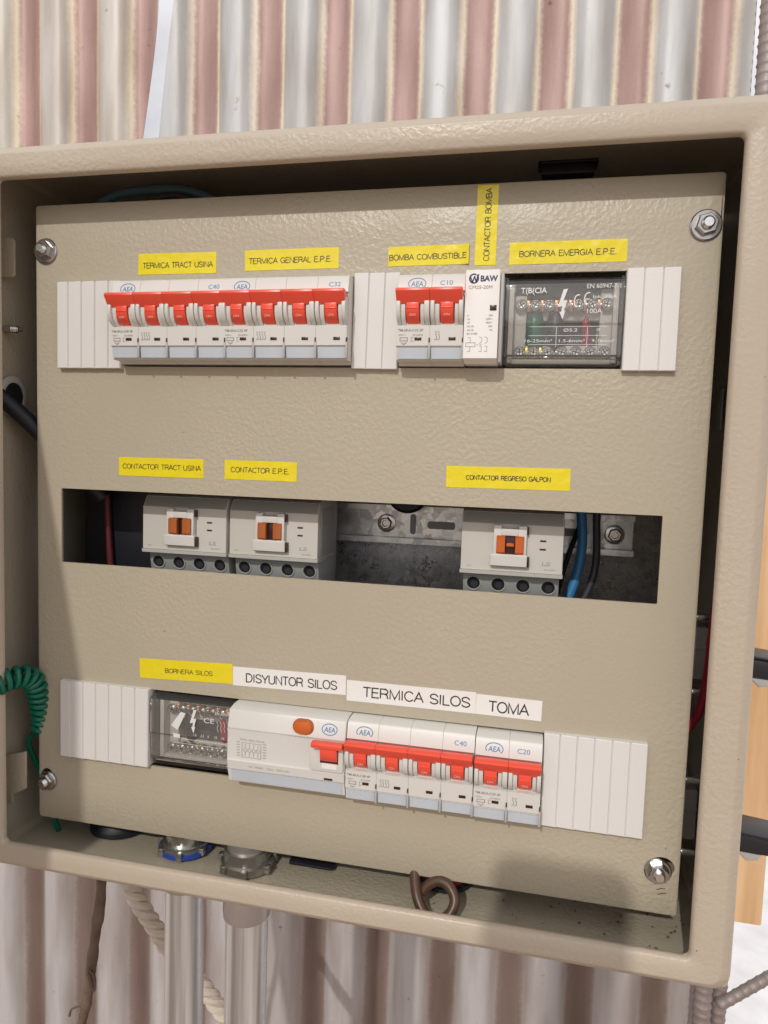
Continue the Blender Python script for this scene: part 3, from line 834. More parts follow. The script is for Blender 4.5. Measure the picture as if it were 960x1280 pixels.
def breaker(x0, y0, n, rating, label, z0=0.0, seed=0):
    w = 18.0 * n - 0.7
    o = (x0, y0 + 45.6, z0)
    t = thing('circuit_breaker', label, 'circuit breaker', (x0 + w / 2, y0 + 45.6, z0), 'breakers with red levers')
    O = (x0 + w / 2, y0 + 45.6, z0)
    def N():
        return M(O)
    def yz(p):
        return [(y0 + a, z0 + b) for a, b in p]
    body = N()
    prof = [(0, -40), (0, 8.8), (0.7, 10.6), (2.0, 11.6), (9.6, 13.2), (10.2, 11.6), (27.0, 11.6), (27.4, 14.2), (37.9, 13.6), (38.2, 12.4), (45.0, 11.4), (45.6, 10.2), (45.6, 3.5), (47.0, 3.0), (47.0, -40)]
    for k in range(n):
        a = x0 + 18 * k; b = a + 18 - (0.7 if k == n - 1 else 0.08)
        body.prism(yz(prof), a, b, 'x', 0.12, 1)
    # raised cheeks at the sides of every toggle
    for k in range(n):
        a = x0 + 18 * k
        e = 0.25
        body.prism(yz(arc_prof(12.2, 27.3, 18.0)), a + e, a + 2.4, 'x', 0.4)
        body.prism(yz(arc_prof(12.2, 27.3, 18.0)), a + 15.0, a + 18 - e - (.6 if k == n - 1 else 0), 'x', 0.4)
        body.prism(yz(arc_prof(12.4, 27.2, 16.2)), a + 2.5, a + 4.9, 'x', 0.25)
        body.prism(yz(arc_prof(12.4, 27.2, 16.2)), a + 12.8, a + 14.8, 'x', 0.25)
    body.build('body', 'breaker_plastic', t, angle=28)
    for k in range(n):
        a = x0 + 18 * k
        c = N()
        c.prism(yz(arc_prof(12.5, 26.6, 17.3, 11)), a + 5.4, a + 12.2, 'x', 0.35)
        c.box(a + 5.7, a + 11.9, y0 + 18.6, y0 + 19.3, z0 + 16.6, z0 + 17.6, 0.2)
        tg = c.build('toggle', 'red_plastic', t, angle=30)
        q = N(); q.text('ON', a + 7.2, y0 + 23.0, 1.3, z0 + 16.55, w=3.2)
        flatbuild(q, 'lettering', 'ink_pale_red', tg)
        c = N()
        c.prism(yz([(39.2, 12), (39.2, 13.1), (44.6, 12.5), (44.9, 11)]), a + 0.9, a + 17.0, 'x', 0.2)
        c.build('terminal_shield', 'blue_grey_film', t)
        c = N()
        c.box(a + 9.9, a + 13.6, y0 + 33.6, y0 + 35.2, z0 + 13.2, z0 + 14.05, 0.1)
        c.build('indicator_flag', 'flag_brown', t)
    c = N()
    for k in range(1, n + 1):
        a = x0 + 18 * k - .2
        if k == n: a -= .5
        c.mi = 1; c.box(a - .55, a + .55, y0 + 35.4, y0 + 44.8, z0 + 12, z0 + 14.1, 0.15)
        c.mi = 0; c.box(a - .35, a + .35, y0 + 33.8, y0 + 36.2, z0 + 12, z0 + 14.35, 0.1)
    c.build('rivet_cap', ['flag_brown', 'contactor_side_plastic'], t)
    # tie bar joining the levers
    c = N()
    bp = [(10.4, 12.5), (9.2, 18.6), (9.3, 20.0), (9.9, 20.9), (10.8, 21.1), (11.8, 20.6), (16.5, 16.9), (16.8, 16.0), (16.2, 13.5)]
    for k in range(n):
        a = x0 + 18 * k; b = a + 18
        c.prism(yz(bp), a + (.25 if k == 0 else .02), b - (1.1 if k == n - 1 else .04), 'x', 0.25 if k not in (0, n - 1) else .3)
    c.build('lever_bar', 'red_plastic', t, angle=30)
    # printing
    c = N(); zf = z0 + 12.95
    sl = lambda X, Y: (Y - y0 - 8) * 0.21
    c.text('AEA', x0 + 6.8, y0 + 7.1, 2.9, zf, w=6.6, bold=0.01, skew=0.08, surf=sl)
    q = N(); q.text(rating, x0 + w - 11.0 - (2 if n == 2 else 0), y0 + 6.6, 2.6, zf, w=6.6, surf=sl); flatbuild(q, 'rating_text', 'ink_blue', t)
    n0 = len(c.bm.verts)
    c.arc(x0 + 10.1, y0 + 5.6, 4.6, 3.0, 0.45, zf, 150, 400)
    for vv in list(c.bm.verts)[n0:]: vv.co.z += sl(vv.co.x, vv.co.y)
    flatbuild(c, 'logo', 'ink_blue', t)
    c = N(); zt = z0 + 14.28
    sl2 = lambda X, Y: -(Y - y0 - 27.4) * 0.057
    c.text('TM-6KA-%s %dP' % (rating, n), x0 + .9, y0 + 30.6, 1.35, zt, w=13.6, bold=0.02, surf=sl2)
    c.text('400V~', x0 + 1.2, y0 + 32.8, 0.85, zt, w=4, surf=sl2)
    c.text('IEC60898', x0 + 9.0, y0 + 32.8, 0.85, zt, w=5.4, surf=sl2)
    zz = zt - .35
    c.stroke([(x0 + 2.2, y0 + 33.8), (x0 + 6.2, y0 + 33.8), (x0 + 6.2, y0 + 35.4), (x0 + 2.2, y0 + 35.4)], .3, zz, True)
    c.stroke([(x0 + 2.8, y0 + 36.3), (x0 + 4.2, y0 + 37.2), (x0 + 5.6, y0 + 36.3)], .3, zz)
    c.stroke([(x0 + 9.4, y0 + 33.6), (x0 + 8.2, y0 + 33.6), (x0 + 8.2, y0 + 35.6), (x0 + 9.2, y0 + 35.6)], .22, zz)
    for k in range(n):
        xx = x0 + 19.6 + k * 1.5 + (1 if n == 2 else 0)
        c.stroke([(xx, y0 + 30.6), (xx + .9, y0 + 30.9), (xx + .3, y0 + 32.1), (xx + 1.0, y0 + 32.6), (xx + 1.0, y0 + 34.4), (xx, y0 + 34.9)], .24, zz + .1)
    flatbuild(c, 'printing', 'ink_grey', t)
    return t
breaker(60.6, 48.4, 4, 'C40', 'grey four pole breaker with red lever bar marked C40, first in the top row')
breaker(131.0, 48.4, 4, 'C32', 'grey four pole breaker with red lever bar marked C32, second in the top row', 0.1)
breaker(229.4, 48.8, 2, 'C10', 'two pole breaker with red levers marked C10 in the top row')
breaker(208.6, 293.6, 4, 'C40', 'four pole breaker with red levers in the bottom row, under the TERMICA SILOS sticker')
breaker(280.3, 294.2, 2, 'C20', 'two pole breaker with red levers marked C20, under the TOMA sticker')

# ------------------------------------------------------------------ residual current breaker
def rcd():
    x0, y0, w = 137.6, 293.2, 70.6
    O = (x0 + w / 2, y0 + 45, 0)
    t = thing('residual_current_breaker', 'wide grey earth leakage breaker with one red lever and an orange test button', 'circuit breaker', O)
    N = lambda: M(O)
    yz = lambda p: [(y0 + a, b) for a, b in p]
    c = N()
    c.prism(yz([(0, -40), (0, 6), (0.4, 10.5), (1.2, 12.6), (2.2, 13.2), (11.2, 15.2), (11.8, 14.7), (12.6, 14.6), (30, 14.2), (30.5, 15.3), (35.6, 14.6), (36.0, 13.4), (44.0, 12.0), (44.8, 10.8), (44.8, -40)]), x0, x0 + w, 'x', 0.7)
    c.box(x0 + 50.5, x0 + 70.0, y0 + 13.2, y0 + 30, 13.5, 15.9, 0.8)
    c.build('body', 'breaker_plastic', t, angle=28)
    c = N(); c.prism(yz([(36.4, 13), (36.6, 13.75), (43.4, 12.6), (43.8, 11)]), x0 + 2, x0 + w - 1.5, 'x', 0.3)
    c.build('terminal_shield', 'blue_grey_film', t)
    c = N(); c.prism(rounded_rect(x0 + 40.4, x0 + 51.2, y0 + 2.3, y0 + 9.6, 3.4, 6), 13, 16.4, 'z', 0.8)
    c.build('test_button', 'orange_plastic', t)
    c = N(); c.prism(rounded_rect(x0 + 39.7, x0 + 51.9, y0 + 1.7, y0 + 10.3, 3.9, 6), 13, 15.1, 'z', 0.3)
    c.build('button_bezel', 'burnt_orange_plastic', t)
    c = N()
    c.prism(yz([(11.6, 17), (11.9, 20.0), (12.9, 21.0), (14.6, 20.7), (15.4, 19.4), (15.0, 17), (13, 16.4)]), x0 + 52.2, x0 + 70.4, 'x', 0.6)
    c.prism(yz(arc_prof(12.5, 24.4, 19.4, 15)), x0 + 57.2, x0 + 66.8, 'x', 0.4)
    c.build('lever', 'red_plastic', t, angle=32)
    c = N(); c.box(x0 + 56.6, x0 + 67.2, y0 + 14, y0 + 24.9, 15.2, 16.05, 0.1); c.mi = 1
    c.prism(yz([(24.6, 15.5), (24.9, 16.6), (27.8, 16.5), (28.2, 15.5)]), x0 + 57.6, x0 + 66.6, 'x', .2)
    c.build('lever_slot', ['flag_brown', 'bright_white_plastic'], t)
    c = N(); c.box(x0 + 58.8, x0 + 63.8, y0 + 34.0, y0 + 35.2, 14, 15.0, 0.1)
    c.build('indicator_flag', 'flag_brown', t)
    sl = lambda X, Y: (Y - y0 - 2.2) * 0.222
    c = N()
    c.text('AEA', x0 + 58.1, y0 + 7.4, 2.8, 13.32, w=6.4, bold=0.01, skew=0.08, surf=sl)
    n0 = len(c.bm.verts)
    c.arc(x0 + 61.2, y0 + 6.0, 4.4, 3.0, 0.45, 13.32)
    for vv in list(c.bm.verts)[n0:]: vv.co.z += sl(vv.co.x, vv.co.y)
    flatbuild(c, 'logo', 'ink_blue', t)
    c = N()
    c.text('TEST MENSUALMENTE', x0 + 36.5, y0 + 12.2, 0.9, 14.95, w=16)
    c.text('TMD-40/4-30mA', x0 + 7.4, y0 + 18.2, 1.25, 14.7, w=15.5)
    z = 14.72
    for i in range(6):
        c.stroke([(x0 + 6, y0 + 19.2 + i * 1.6), (x0 + 7.4, y0 + 19.2 + i * 1.6)], .5, z); c.stroke([(x0 + 22, y0 + 19.2 + i * 1.6), (x0 + 23.6, y0 + 19.2 + i * 1.6)], .5, z)
    c.stroke([(x0 + 9, y0 + 19.4), (x0 + 20.6, y0 + 19.4), (x0 + 20.6, y0 + 28), (x0 + 9, y0 + 28)], .25, z, True)
    for k in range(4):
        c.arc(x0 + 11 + k * 2.6, y0 + 23.8, 1, 1, .25, z)
        c.stroke([(x0 + 11 + k * 2.6, y0 + 20), (x0 + 11 + k * 2.6, y0 + 22.4)], .22, z); c.stroke([(x0 + 11 + k * 2.6, y0 + 25), (x0 + 11 + k * 2.6, y0 + 27.4)], .22, z)
    c.text('In 40A  IΔn 30mA', x0 + 13.8, y0 + 33.6, 1.25, 15.2, w=24.5)
    flatbuild(c, 'printing', 'ink_faint', t)
rcd()

# ------------------------------------------------------------------ slim modular contactor
def slim_contactor():
    x0, y0, w = 265.1, 48.9, 17.6
    O = (x0 + w / 2, y0 + 45, 0)
    t = thing('modular_contactor', 'slim white modular contactor printed with black text beside the C10 breaker', 'contactor', O)
    N = lambda: M(O)
    c = N()
    c.prism([(y0 - .6, -40), (y0 - .6, 13.6), (y0, 15), (y0 + 44.4, 15), (y0 + 45.0, 14), (y0 + 45.6, 9), (y0 + 46.4, 8), (y0 + 46.4, -40)], x0, x0 + w, 'x', 0.5)
    c.build('body', 'bright_white_plastic', t, angle=28)
    c = N(); c.box(x0 + w + .05, x0 + w + 1.9, y0 + 1, y0 + 46, -30, 11.5, 0.4); c.build('side_strip', 'contactor_side_plastic', t)
    c = N(); c.box(x0 + 13.0, x0 + 16.4, y0 + 17.6, y0 + 20.4, 14, 15.2, 0.1); c.build('indicator_window', 'flag_brown', t)
    z = 15.12
    c = N()
    c.text('BAW', x0 + 7.7, y0 + 5.6, 2.9, z, w=8.8, bold=0.035)
    flatbuild(c, 'brand_text', 'ink_navy', t); c = N()
    c.arc(x0 + 4.3, y0 + 4.2, 2.2, 2.2, .75, z, -50, 200)
    c.arc(x0 + 4.3, y0 + 4.2, 2.2, 2.2, .75, z, 215, 300)
    c.stroke([(x0 + 2.3, y0 + 2.9), (x0 + 3.6, y0 + 6.0), (x0 + 4.6, y0 + 3.2), (x0 + 5.4, y0 + 5.6), (x0 + 6.6, y0 + 2.2)], .6, z)
    flatbuild(c, 'logo', 'ink_navy', t)
    c = N(); c.text('CM25-20M', x0 + 1.8, y0 + 9.4, 1.75, z, w=12.0); flatbuild(c, 'model_text', 'ink_red_grey', t)
    c = N()
    for i, (a, b) in enumerate((('In', '25A'), ('Un', '230V~'), ('Uf', '400V~'), ('AC-7a', '25A'), ('AC-7b', '9A'), ('IEC 61095', ''))):
        yy = y0 + 23.2 + i * 1.85
        c.text(a, x0 + 1.7, yy, 0.95, z, bold=0.01)
        if b: c.text(b, x0 + 11.2 + (5 - len(b)) * .7, yy, 0.95, z, bold=0.01)
    X, Y = x0 + 3.6, y0 + 37.6
    c.stroke([(X - 2.2, Y - 1), (X + 2.6, Y - 1), (X + 2.6, Y + 1), (X - 2.2, Y + 1)], .22, z, True)
    c.stroke([(X, Y - 1), (X, Y - 3.6), (X - 1.2, Y - 3.6)], .2, z); c.stroke([(X, Y + 1), (X, Y + 3.4), (X - 1.4, Y + 3.4)], .2, z)
    c.stroke([(X + 3.2, Y), (X + 4.2, Y)], .18, z); c.stroke([(X + 5, Y), (X + 6, Y)], .18, z)
    for d in (5.4, 8.2):
        c.stroke([(X + d - .8, Y - 4), (X + d + .6, Y - 3.4), (X + d + .6, Y - 1.6), (X + d - .6, Y - .6)], .2, z)
        c.stroke([(X + d - .6, Y + .6), (X + d + .5, Y + .9), (X + d + .5, Y + 3.4), (X + d - .8, Y + 3.4)], .2, z)
    flatbuild(c, 'printing', 'ink_grey', t)
slim_contactor()

# ------------------------------------------------------------------ clear terminal blocks
def screw_head(m, x, y, z, r):
    m.lathe([(r, -2), (r, 0), (r * .85, .5), (r * .3, .35)], (x, y, z), seg=16)
def bolt_sign(c, x, y, s, z):
    P = [(1.6, -5.6), (0.0, -5.4), (-1.9, 1.2), (-.2, .9), (-.5, 3.0), (-1.2, 3.0), (.1, 6.0), (1.0, 2.6), (.4, 2.7), (1.5, -1.4), (.1, -1.1)]
    c.flat([(x + a * s, y + b * s) for a, b in P], z)
def terminal_block(x0, x1, y0, y1, label, kind):
    O = ((x0 + x1) / 2, y1, -8)
    t = thing('terminal_block', label, 'terminal block', O, 'clear covered terminal blocks')
    N = lambda: M(O)
    w = x1 - x0
    c = N()
    c.box(x0 + 2, x1 - 1.5, y0 + 3, y1 - 3, -45, -22, 0.8)
    c.box(x0 + 4.2, x0 + 12, y0 + 8.5, y1 - 6, -22, -12, 0.6); c.box(x1 - 11, x1 - 3, y0 + 5.5, y1 - 6, -22, -12, 0.6)
    for yy in (y0 + 17, y1 - 9):
        c.box(x0 + 4, x1 - 3, yy - 4.6, yy + 4.6, -22, -14.5, 0.6)
    c.box(x0 + 2.6, x0 + 5.4, y0 + 4, y1 - 3, -22, -5.5, 0.5); c.box(x1 - 5.0, x1 - 2.2, y0 + 4, y1 - 3, -22, -5.5, 0.5); c.box(x0 + 5, x1 - 5, y1 - 5.5, y1 - 2.6, -22, -6.5, 0.5)
    c.build('base', 'terminal_light_plastic', t)
    c = N()
    for yy in (y0 + 24.5, y1 - 15):
        c.box(x0 + 13.2, x1 - 12.2, yy - 4, yy + 4, -22, -18, 0.5)
    c.box(x0 + 13, x1 - 13, y0 + 2.5, y0 + 9.0, -22, -15, .6)
    c.build('insulator', 'dark_grey_wire', t)
    n = 7
    for row, yy in enumerate((y0 + 14.2, y1 - 9.2)):
        for k in range(n):
            xx = x0 + 9.2 + k * (w - 17) / (n - 1)
            s = N()
            s.lathe([(3.3, -4), (3.3, -.5), (2.7, .1), (2.3, -.5)], (xx, yy, -8.5), seg=18)
            s.lathe([(2.1, -2), (2.1, 0), (1.6, .4), (.6, .3)], (xx, yy, -8.2), seg=16)
            sc = s.build('terminal_screw', 'screw_steel', t)
            s = N(); a = random.uniform(0, 3)
            q = [(xx + 1.7 * math.cos(a), yy + 1.7 * math.sin(a)), (xx - 1.7 * math.cos(a), yy - 1.7 * math.sin(a))]
            s.stroke(q, .55, -7.72); a += 1.57
            s.stroke([(xx + 1.7 * math.cos(a), yy + 1.7 * math.sin(a)), (xx - 1.7 * math.cos(a), yy - 1.7 * math.sin(a))], .55, -7.72)
            g = flatbuild(s, 'cross_slot', 'dark_hole', t); g.parent = sc
    c = N()
    for k in range(n - 1):
        xx = x0 + 9.2 + (k + .5) * (w - 17) / (n - 1)
        c.box(xx - 1.2, xx + 1.2, y0 + 11.2, y0 + 17.2, -14, -11, .3)
    c.build('busbar', 'copper', t)
    c = N()
    for k in ((0, 1) if kind == 0 else (2,)):
        xx = x0 + 9.2 + (k + .5) * (w - 17) / (n - 1)
        c.box(xx - .9, xx + .9, y1 - 12, y1 - 6.4, -14, -10.4, .3)
    c.build('bridge', 'brass', t)
    wires = (('green_wire', 10.5, 12), ('dark_grey_wire', 22, 11), ('red_wire', 41, 5)) if kind == 0 else (('dark_grey_wire', 14, 9), ('red_wire', 38, 6), ('red_wire', 46, 5))
    for mt, a, ww in wires:
        c = N(); c.tube([(x0 + a + ww / 2, y0 + 16, -18), (x0 + a + ww / 2, y0 + 24, -15.5), (x0 + a + ww / 2 + 1, y1 - 14, -17), (x0 + a + ww / 2 + 1.5, y1 - 2, -30)], ww / 2.4, 12, 6)
        c.build('wire', mt, t)
    # cover: a clear lid with folded edges
    c = N()
    prof = [(y0 + .5, -22), (y0 + .5, -6), (y0 + 4, 2), (y0 + 7, 3.0), (y0 + 26, 3.0), (y0 + 27, 1.8), (y0 + 33, 1.8), (y1 - 5.4, 1.2), (y1 - 4.2, -1.0), (y1 - .6, -3.0), (y1 - .6, -22)]
    c.box(x0 + 3.5, x1 - 3, y1 - 5.6, y1 - 4.4, -1.5, .6, .3)
    inner = [(a + (1.3 if a < y0 + 10 else (-1.3 if a > y1 - 10 else 0)), b - 1.3) for a, b in prof]
    c.prism(prof + inner[::-1], x0 + 1, x1 - .6, 'x')
    c.box(x0 + 1.0, x0 + 2.3, y0 + 1.5, y1 - 1.6, -20, -1.2); c.box(x1 - 1.9, x1 - .6, y0 + 1.5, y1 - 1.6, -20, -1.2)
    c.build('clear_lid', 'clear_plastic', t)
    c = N(); z = 3.12
    if kind == 0:
        c.text('T(B(CIA', x0 + 9.0, y0 + 10.6, 2.9, z, w=13.2, bold=0.015)
        c.text('EN 60947-7-1', x0 + 42.2, y0 + 8.6, 2.4, z, w=16.6)
        c.text('Ipk', x0 + 45.4, y0 + 13.6, 1.8, z, w=4)
        c.text('20kA', x0 + 51, y0 + 13.6, 1.8, z, w=6)
        c.text('100A', x0 + 42.8, y0 + 21.2, 2.4, z, w=7.4)
        bolt_sign(c, x0 + 30.6, y0 + 16.2, 1.35, z)
        c.arc(x0 + 38.2, y0 + 15, 2.0, 3.2, .6, z, 110, 290); c.arc(x0 + 43.2, y0 + 14, 2.0, 3.2, .6, z, 110, 290); c.stroke([(x0 + 41.4, y0 + 14), (x0 + 43.6, y0 + 14)], .5, z)
        z2 = 1.92
        c.text('Ø5.2', x0 + 31.5, y0 + 30.2, 1.7, z2, w=7); c.text('Ø', x0 + 48, y0 + 30, 1.6, z2)
        c.text('16-25mm²', x0 + 12, y0 + 35.6, 1.6, 1.5 + .35, w=14); c.text('1.5-6mm²', x0 + 29.5, y0 + 35.6, 1.6, 1.85, w=13); c.text('9-16mm²', x0 + 46, y0 + 35.6, 1.6, 1.85, w=11)
        for yy in (y0 + 27.6, y0 + 32.2, y0 + 36.8): c.stroke([(x0 + 14, yy), (x1 - 8, yy)], .22, 1.9)
        for xx in (x0 + 28, x0 + 43.5): c.stroke([(xx, y0 + 27.6), (xx, y0 + 38)], .22, 1.9)
    else:
        bolt_sign(c, x0 + 29.8, y0 + 15.4, 1.25, z)
        c.text('CE', x0 + 36.6, y0 + 15.6, 3.2, z, w=6.6)
        c.text('EN 60947', x0 + 44, y0 + 10, 1.6, z, w=9)
        c.flat([(x0 + 15, y0 + 19.6), (x0 + 21.5, y0 + 10.5), (x0 + 24.6, y0 + 11.2), (x0 + 19.4, y0 + 22)], z)
        for i in range(5):
            c.text(('1.5', '2.5', '6', '10', '16')[i], x0 + 30 + i * 4.6, y0 + 24.6, 1.5, 3.1)
            c.stroke([(x0 + 45 + i * 2.2, y0 + 14), (x0 + 46 + i * 2.2, y0 + 16), (x0 + 45.2 + i * 2.2, y0 + 18), (x0 + 46 + i * 2.2, y0 + 20)], .25, z)
        for yy in (y0 + 27.5, y0 + 30.4): c.stroke([(x0 + 16, yy), (x1 - 4, yy + .8)], .22, 1.9)
        c.flat([(x0 + 16.6, y0 + 24.2), (x0 + 21, y0 + 24.6), (x0 + 21, y0 + 27), (x0 + 16.6, y0 + 26.6)], z)
    flatbuild(c, 'printing', 'ink_white', t)
terminal_block(284.0, 345.3, 47.6, 96.0, 'clear lidded terminal block with yellow bridges in the top row, beside the slim white contactor', 0)
terminal_block(80.2, 137.4, 293.0, 341.2, 'smoky clear lidded terminal block in the bottom row, left of the orange test button', 1)

# ------------------------------------------------------------------ power contactors in the middle slot
def contactor(x0, label, gap):
    y0, w = 174.6, 57.6
    O = (x0 + w / 2, y0 + 50, -22)
    t = thing('power_contactor', label, 'contactor', O, 'contactors in the middle slot')
    N = lambda: M(O)
    yz = lambda p: [(y0 + a, b) for a, b in p]
    c = N()
    c.prism(yz([(-1, -60), (-1, -30), (0.5, -26.5), (7.2, -22.2), (34.2, -22.2), (34.6, -24), (36.2, -24.2), (36.4, -60)]), x0, x0 + w, 'x', 0.6)
    c.build('front_housing', 'contactor_plastic', t, angle=24)
    c = N(); c.prism(yz([(0.9, -27), (0.95, -26.1), (6.9, -22.25), (6.7, -23.5)]), x0 + .7, x0 + w - .7, 'x', 0.1); c.build('header_band', 'contactor_grey_plastic', t)
    c = N(); c.prism(yz([(34.4, -25), (34.4, -21.4), (36.5, -21.8), (37.2, -26), (37.2, -40), (34.4, -40)]), x0 - .4, x0 + w + .4, 'x', 0.5); c.build('lower_lip', 'breaker_dull_plastic', t)
    c = N()
    c.prism(yz([(37.0, -28.2), (48, -30.4), (54, -36), (54, -68), (-3, -68), (-3, -58), (37.0, -58)]), x0 + 1.2, x0 + w - 1.2, 'x', 0.5)
    c.box(x0 + .9, x0 + w - .9, y0 - 2, y0 + 37, -67, -58.5, .5)
    c.build('base', 'terminal_grey_plastic', t)
    for k in range(4):
        xx = x0 + 7.4 + k * 14.35
        c = N(); yy = y0 + 43.2
        ax = Vector((0, .2, 1)).normalized(); cc = Vector((xx, yy, -29.4))
        c.lathe([(4.6, .05), (4.6, .6), (3.9, .6), (3.7, -.4), (3.6, -3)], cc, ax, seg=26)
        hole = c.build('terminal_hole', 'terminal_grey_plastic', t)
        c = N(); c.lathe([(3.75, .12), (3.75, .25), (3.0, .2)], cc, ax, seg=26); q = c.build('hole_well', 'dark_hole', t); q.parent = hole
        c = N(); c.lathe([(2.2, .2), (2.2, .32), (1.2, .3)], cc + Vector((.4, .6, 0)), ax, seg=14); q = c.build('clamp_screw', 'dark_grey_wire', t); q.parent = hole
    # frame round the orange levers
    c = N()
    c.box(x0 + 18.6, x0 + 23.2, y0 + 7.4, y0 + 24.4, -22.4, -18.4, .4); c.box(x0 + 32.6, x0 + 37.2, y0 + 7.4, y0 + 24.4, -22.4, -18.4, .4)
    c.box(x0 + 23.1, x0 + 32.7, y0 + 9.2, y0 + 13.2, -22.4, -18.2, .3)
    c.prism(yz([(24.0, -22.4), (24.0, -18.6), (24.8, -18.0), (30.6, -18.6), (31.2, -19.6), (31.2, -22.4)]), x0 + 17.2, x0 + 37.8, 'x', .4)
    c.build('lever_frame', 'lever_frame_plastic', t)
    c = N(); c.box(x0 + 37.2, x0 + 38.3, y0 + 8, y0 + 12.4, -22.4, -19.4, .1); c.box(x0 + 37.8, x0 + 39, y0 + 25, y0 + 31, -22.4, -19.4, .1); c.box(x0 + 22.9, x0 + 32.9, y0 + 13, y0 + 24.1, -22.4, -20.6, .1)
    c.build('lever_recess', 'flag_brown', t)
    for a, b in ((20.4, 20.4 + 7.4 - gap / 2), (35.8 - 7.4 + gap / 2, 35.8)):
        c = N(); c.prism(yz([(13.1, -21), (13.3, -18.2), (14.4, -17.2), (22.6, -17.2), (23.7, -18.2), (23.9, -21)]), x0 + a, x0 + b, 'x', .35)
        c.build('lever', 'burnt_orange_plastic' if gap < 5 else 'orange_plastic', t)
    if gap >= 5:
        c = N(); c.box(x0 + 26, x0 + 30.2, y0 + 17.6, y0 + 19.4, -21, -18, .2); c.build('lever_link', 'orange_plastic', t)
    c = N()
    for yy in (15.2, 20.0): c.box(x0 + 44.6, x0 + 48.0, y0 + yy, y0 + yy + 1.0, -22.4, -22.02, .05)
    c.build('status_mark', 'dark_hole', t)
    c = N()
    sl = lambda X, Y: (Y - y0 - 1) * 0.645
    c.text('MC-50a/4', x0 + 3.2, y0 + 5.4, 2.0, -26.0 + .12, w=13, surf=sl)
    flatbuild(c, 'model_text', 'ink_faint', t); c = N()
    c.text('Metasol', x0 + 42.6, y0 + 5.4, 1.9, -26.0 + .12, w=10, surf=sl)
    flatbuild(c, 'series_text', 'ink_faint', t)
    c = N(); c.text('LS', x0 + 46.2, y0 + 29.6, 2.2, -22.0, w=4.6, bold=.02); flatbuild(c, 'logo', 'ink_faint', t)
    c = N(); c.text('IEC 60947', x0 + 47.6, y0 + 32.4, .9, -22.0, w=6)
    c.text('1/L1', x0 + 4, y0 + 32.4, 1.1, -22.0)
    flatbuild(c, 'printing', 'ink_faint', t)
    # side plate with small print
    c = N(); xs = x0 + w + .05
    c.box(xs, xs + .4, y0 + 4, y0 + 34, -57, -29, .1); sp = c.build('side_label', 'contactor_side_plastic', t)
    c = N()
    for i in range(11):
        a = y0 + 6 + i * 2.4
        segs = [(-55, -30)] if i % 3 else [(-55, -44), (-42, -30)]
        for z0_, z1_ in segs:
            vs = [c.v(xs + .5, a, z0_), c.v(xs + .5, a, z1_), c.v(xs + .5, a + .6 + (i % 2) * .5, z1_), c.v(xs + .5, a + .6 + (i % 2) * .5, z0_)]
            c.face(vs)
    q = c.build('printing', 'ink_faint', t); q.parent = sp
contactor(60.2, 'leftmost grey contactor in the middle slot, under the CONTACTOR TRACT USINA sticker', 3.0)
contactor(120.0, 'second grey contactor in the middle slot, under the CONTACTOR E.P.E. sticker', 4.0)
contactor(264.6, 'grey contactor standing alone beside the bright blue wire in the middle slot', 5.0)

# ------------------------------------------------------------------ wires and other things inside the box
def wire(name, pts, r, mt, label, cat='wire', smooth=8, seg=12, group='loose wires in the box'):
    pts = [Vector(p) for p in pts]
    o = pts[-1]
    m = M(o); m.tube(pts, r, seg, smooth)
    return tag(m.build(name, mt), label, cat, group)
wire('wire', [(332, 150, -62), (333.5, 172, -70), (335.5, 195, -72), (333.5, 214, -71), (327, 234, -68), (316, 256, -66)], 3.1, 'blue_wire', 'bright blue wire hanging beside the right contactor')
wire('wire', [(343.5, 152, -66), (343.2, 178, -70), (344.4, 204, -72), (341.5, 222, -71), (331, 246, -68)], 2.4, 'dark_grey_wire', 'dark grey wire just right of the bright blue wire')
wire('wire', [(340, 152, -78), (336, 178, -80), (328, 205, -82), (322, 230, -82)], 1.6, 'black_rubber', 'thin black wire crossing behind the blue wire')
wire('wire', [(21, 150, -41), (22, 180, -41.3), (23.5, 210, -41.3), (26, 240, -41.3)], 2.4, 'dark_red_wire', 'dark red wire in the shaded left end of the middle slot')
wire('wire', [(8, 4, -30), (30, -13, -30), (58, -17.5, -31), (88, -14.5, -30), (112, -2, -32), (122, 20, -36)], 2.8, 'pale_blue_wire', 'dull blue wire arching above the top edge of the cover plate')
wire('wire', [(40, 8, -24), (66, -8.5, -24), (88, -9, -24), (108, 6, -26)], 2.2, 'dark_grey_wire', 'dark wire arching under the dull blue wire above the cover plate')
wire('wire', [(414, 200, -50), (410.5, 214, -47), (408, 245, -45), (407, 272, -46), (402, 294, -47), (390, 312, -56), (376, 325, -66)], 2.4, 'red_wire', 'red wire looping in the gap between cover plate and right wall')
m = M((30, 262, -70)); m.box(2.5, 57, 118, 262, -101, -44, 1.5)  # black box added to deepen the shade at the slot's left end
tag(m.build('shade_filler', 'black_rubber'), 'added black box darkening the left end of the middle slot', 'dark filler')
m = M((223.5, 168, -66)); m.lathe([(14, 0), (14, 8), (12, 10), (8, 10)], (223.5, 168, -76), (0, 0, 1), 32)
tag(m.build('cable_bushing', 'black_rubber'), 'round black bushing half hidden above the bolted rail in the middle slot', 'bushing')
# crumbs of dirt on the box floor
m = M((360, 402, 0))
for i in range(70):
    r = random.uniform(.25, .95); x = 408 - abs(random.gauss(0, 60)); z = random.uniform(-34, 20)
    m.lathe([(r * .4, 0), (r, r * .5), (r * .6, r * 1.1)], (x, 403.0, z), (0, -1, 0), 6)
tag(m.build('dirt_crumbs', 'rusty_stick'), None, None, kind='stuff')
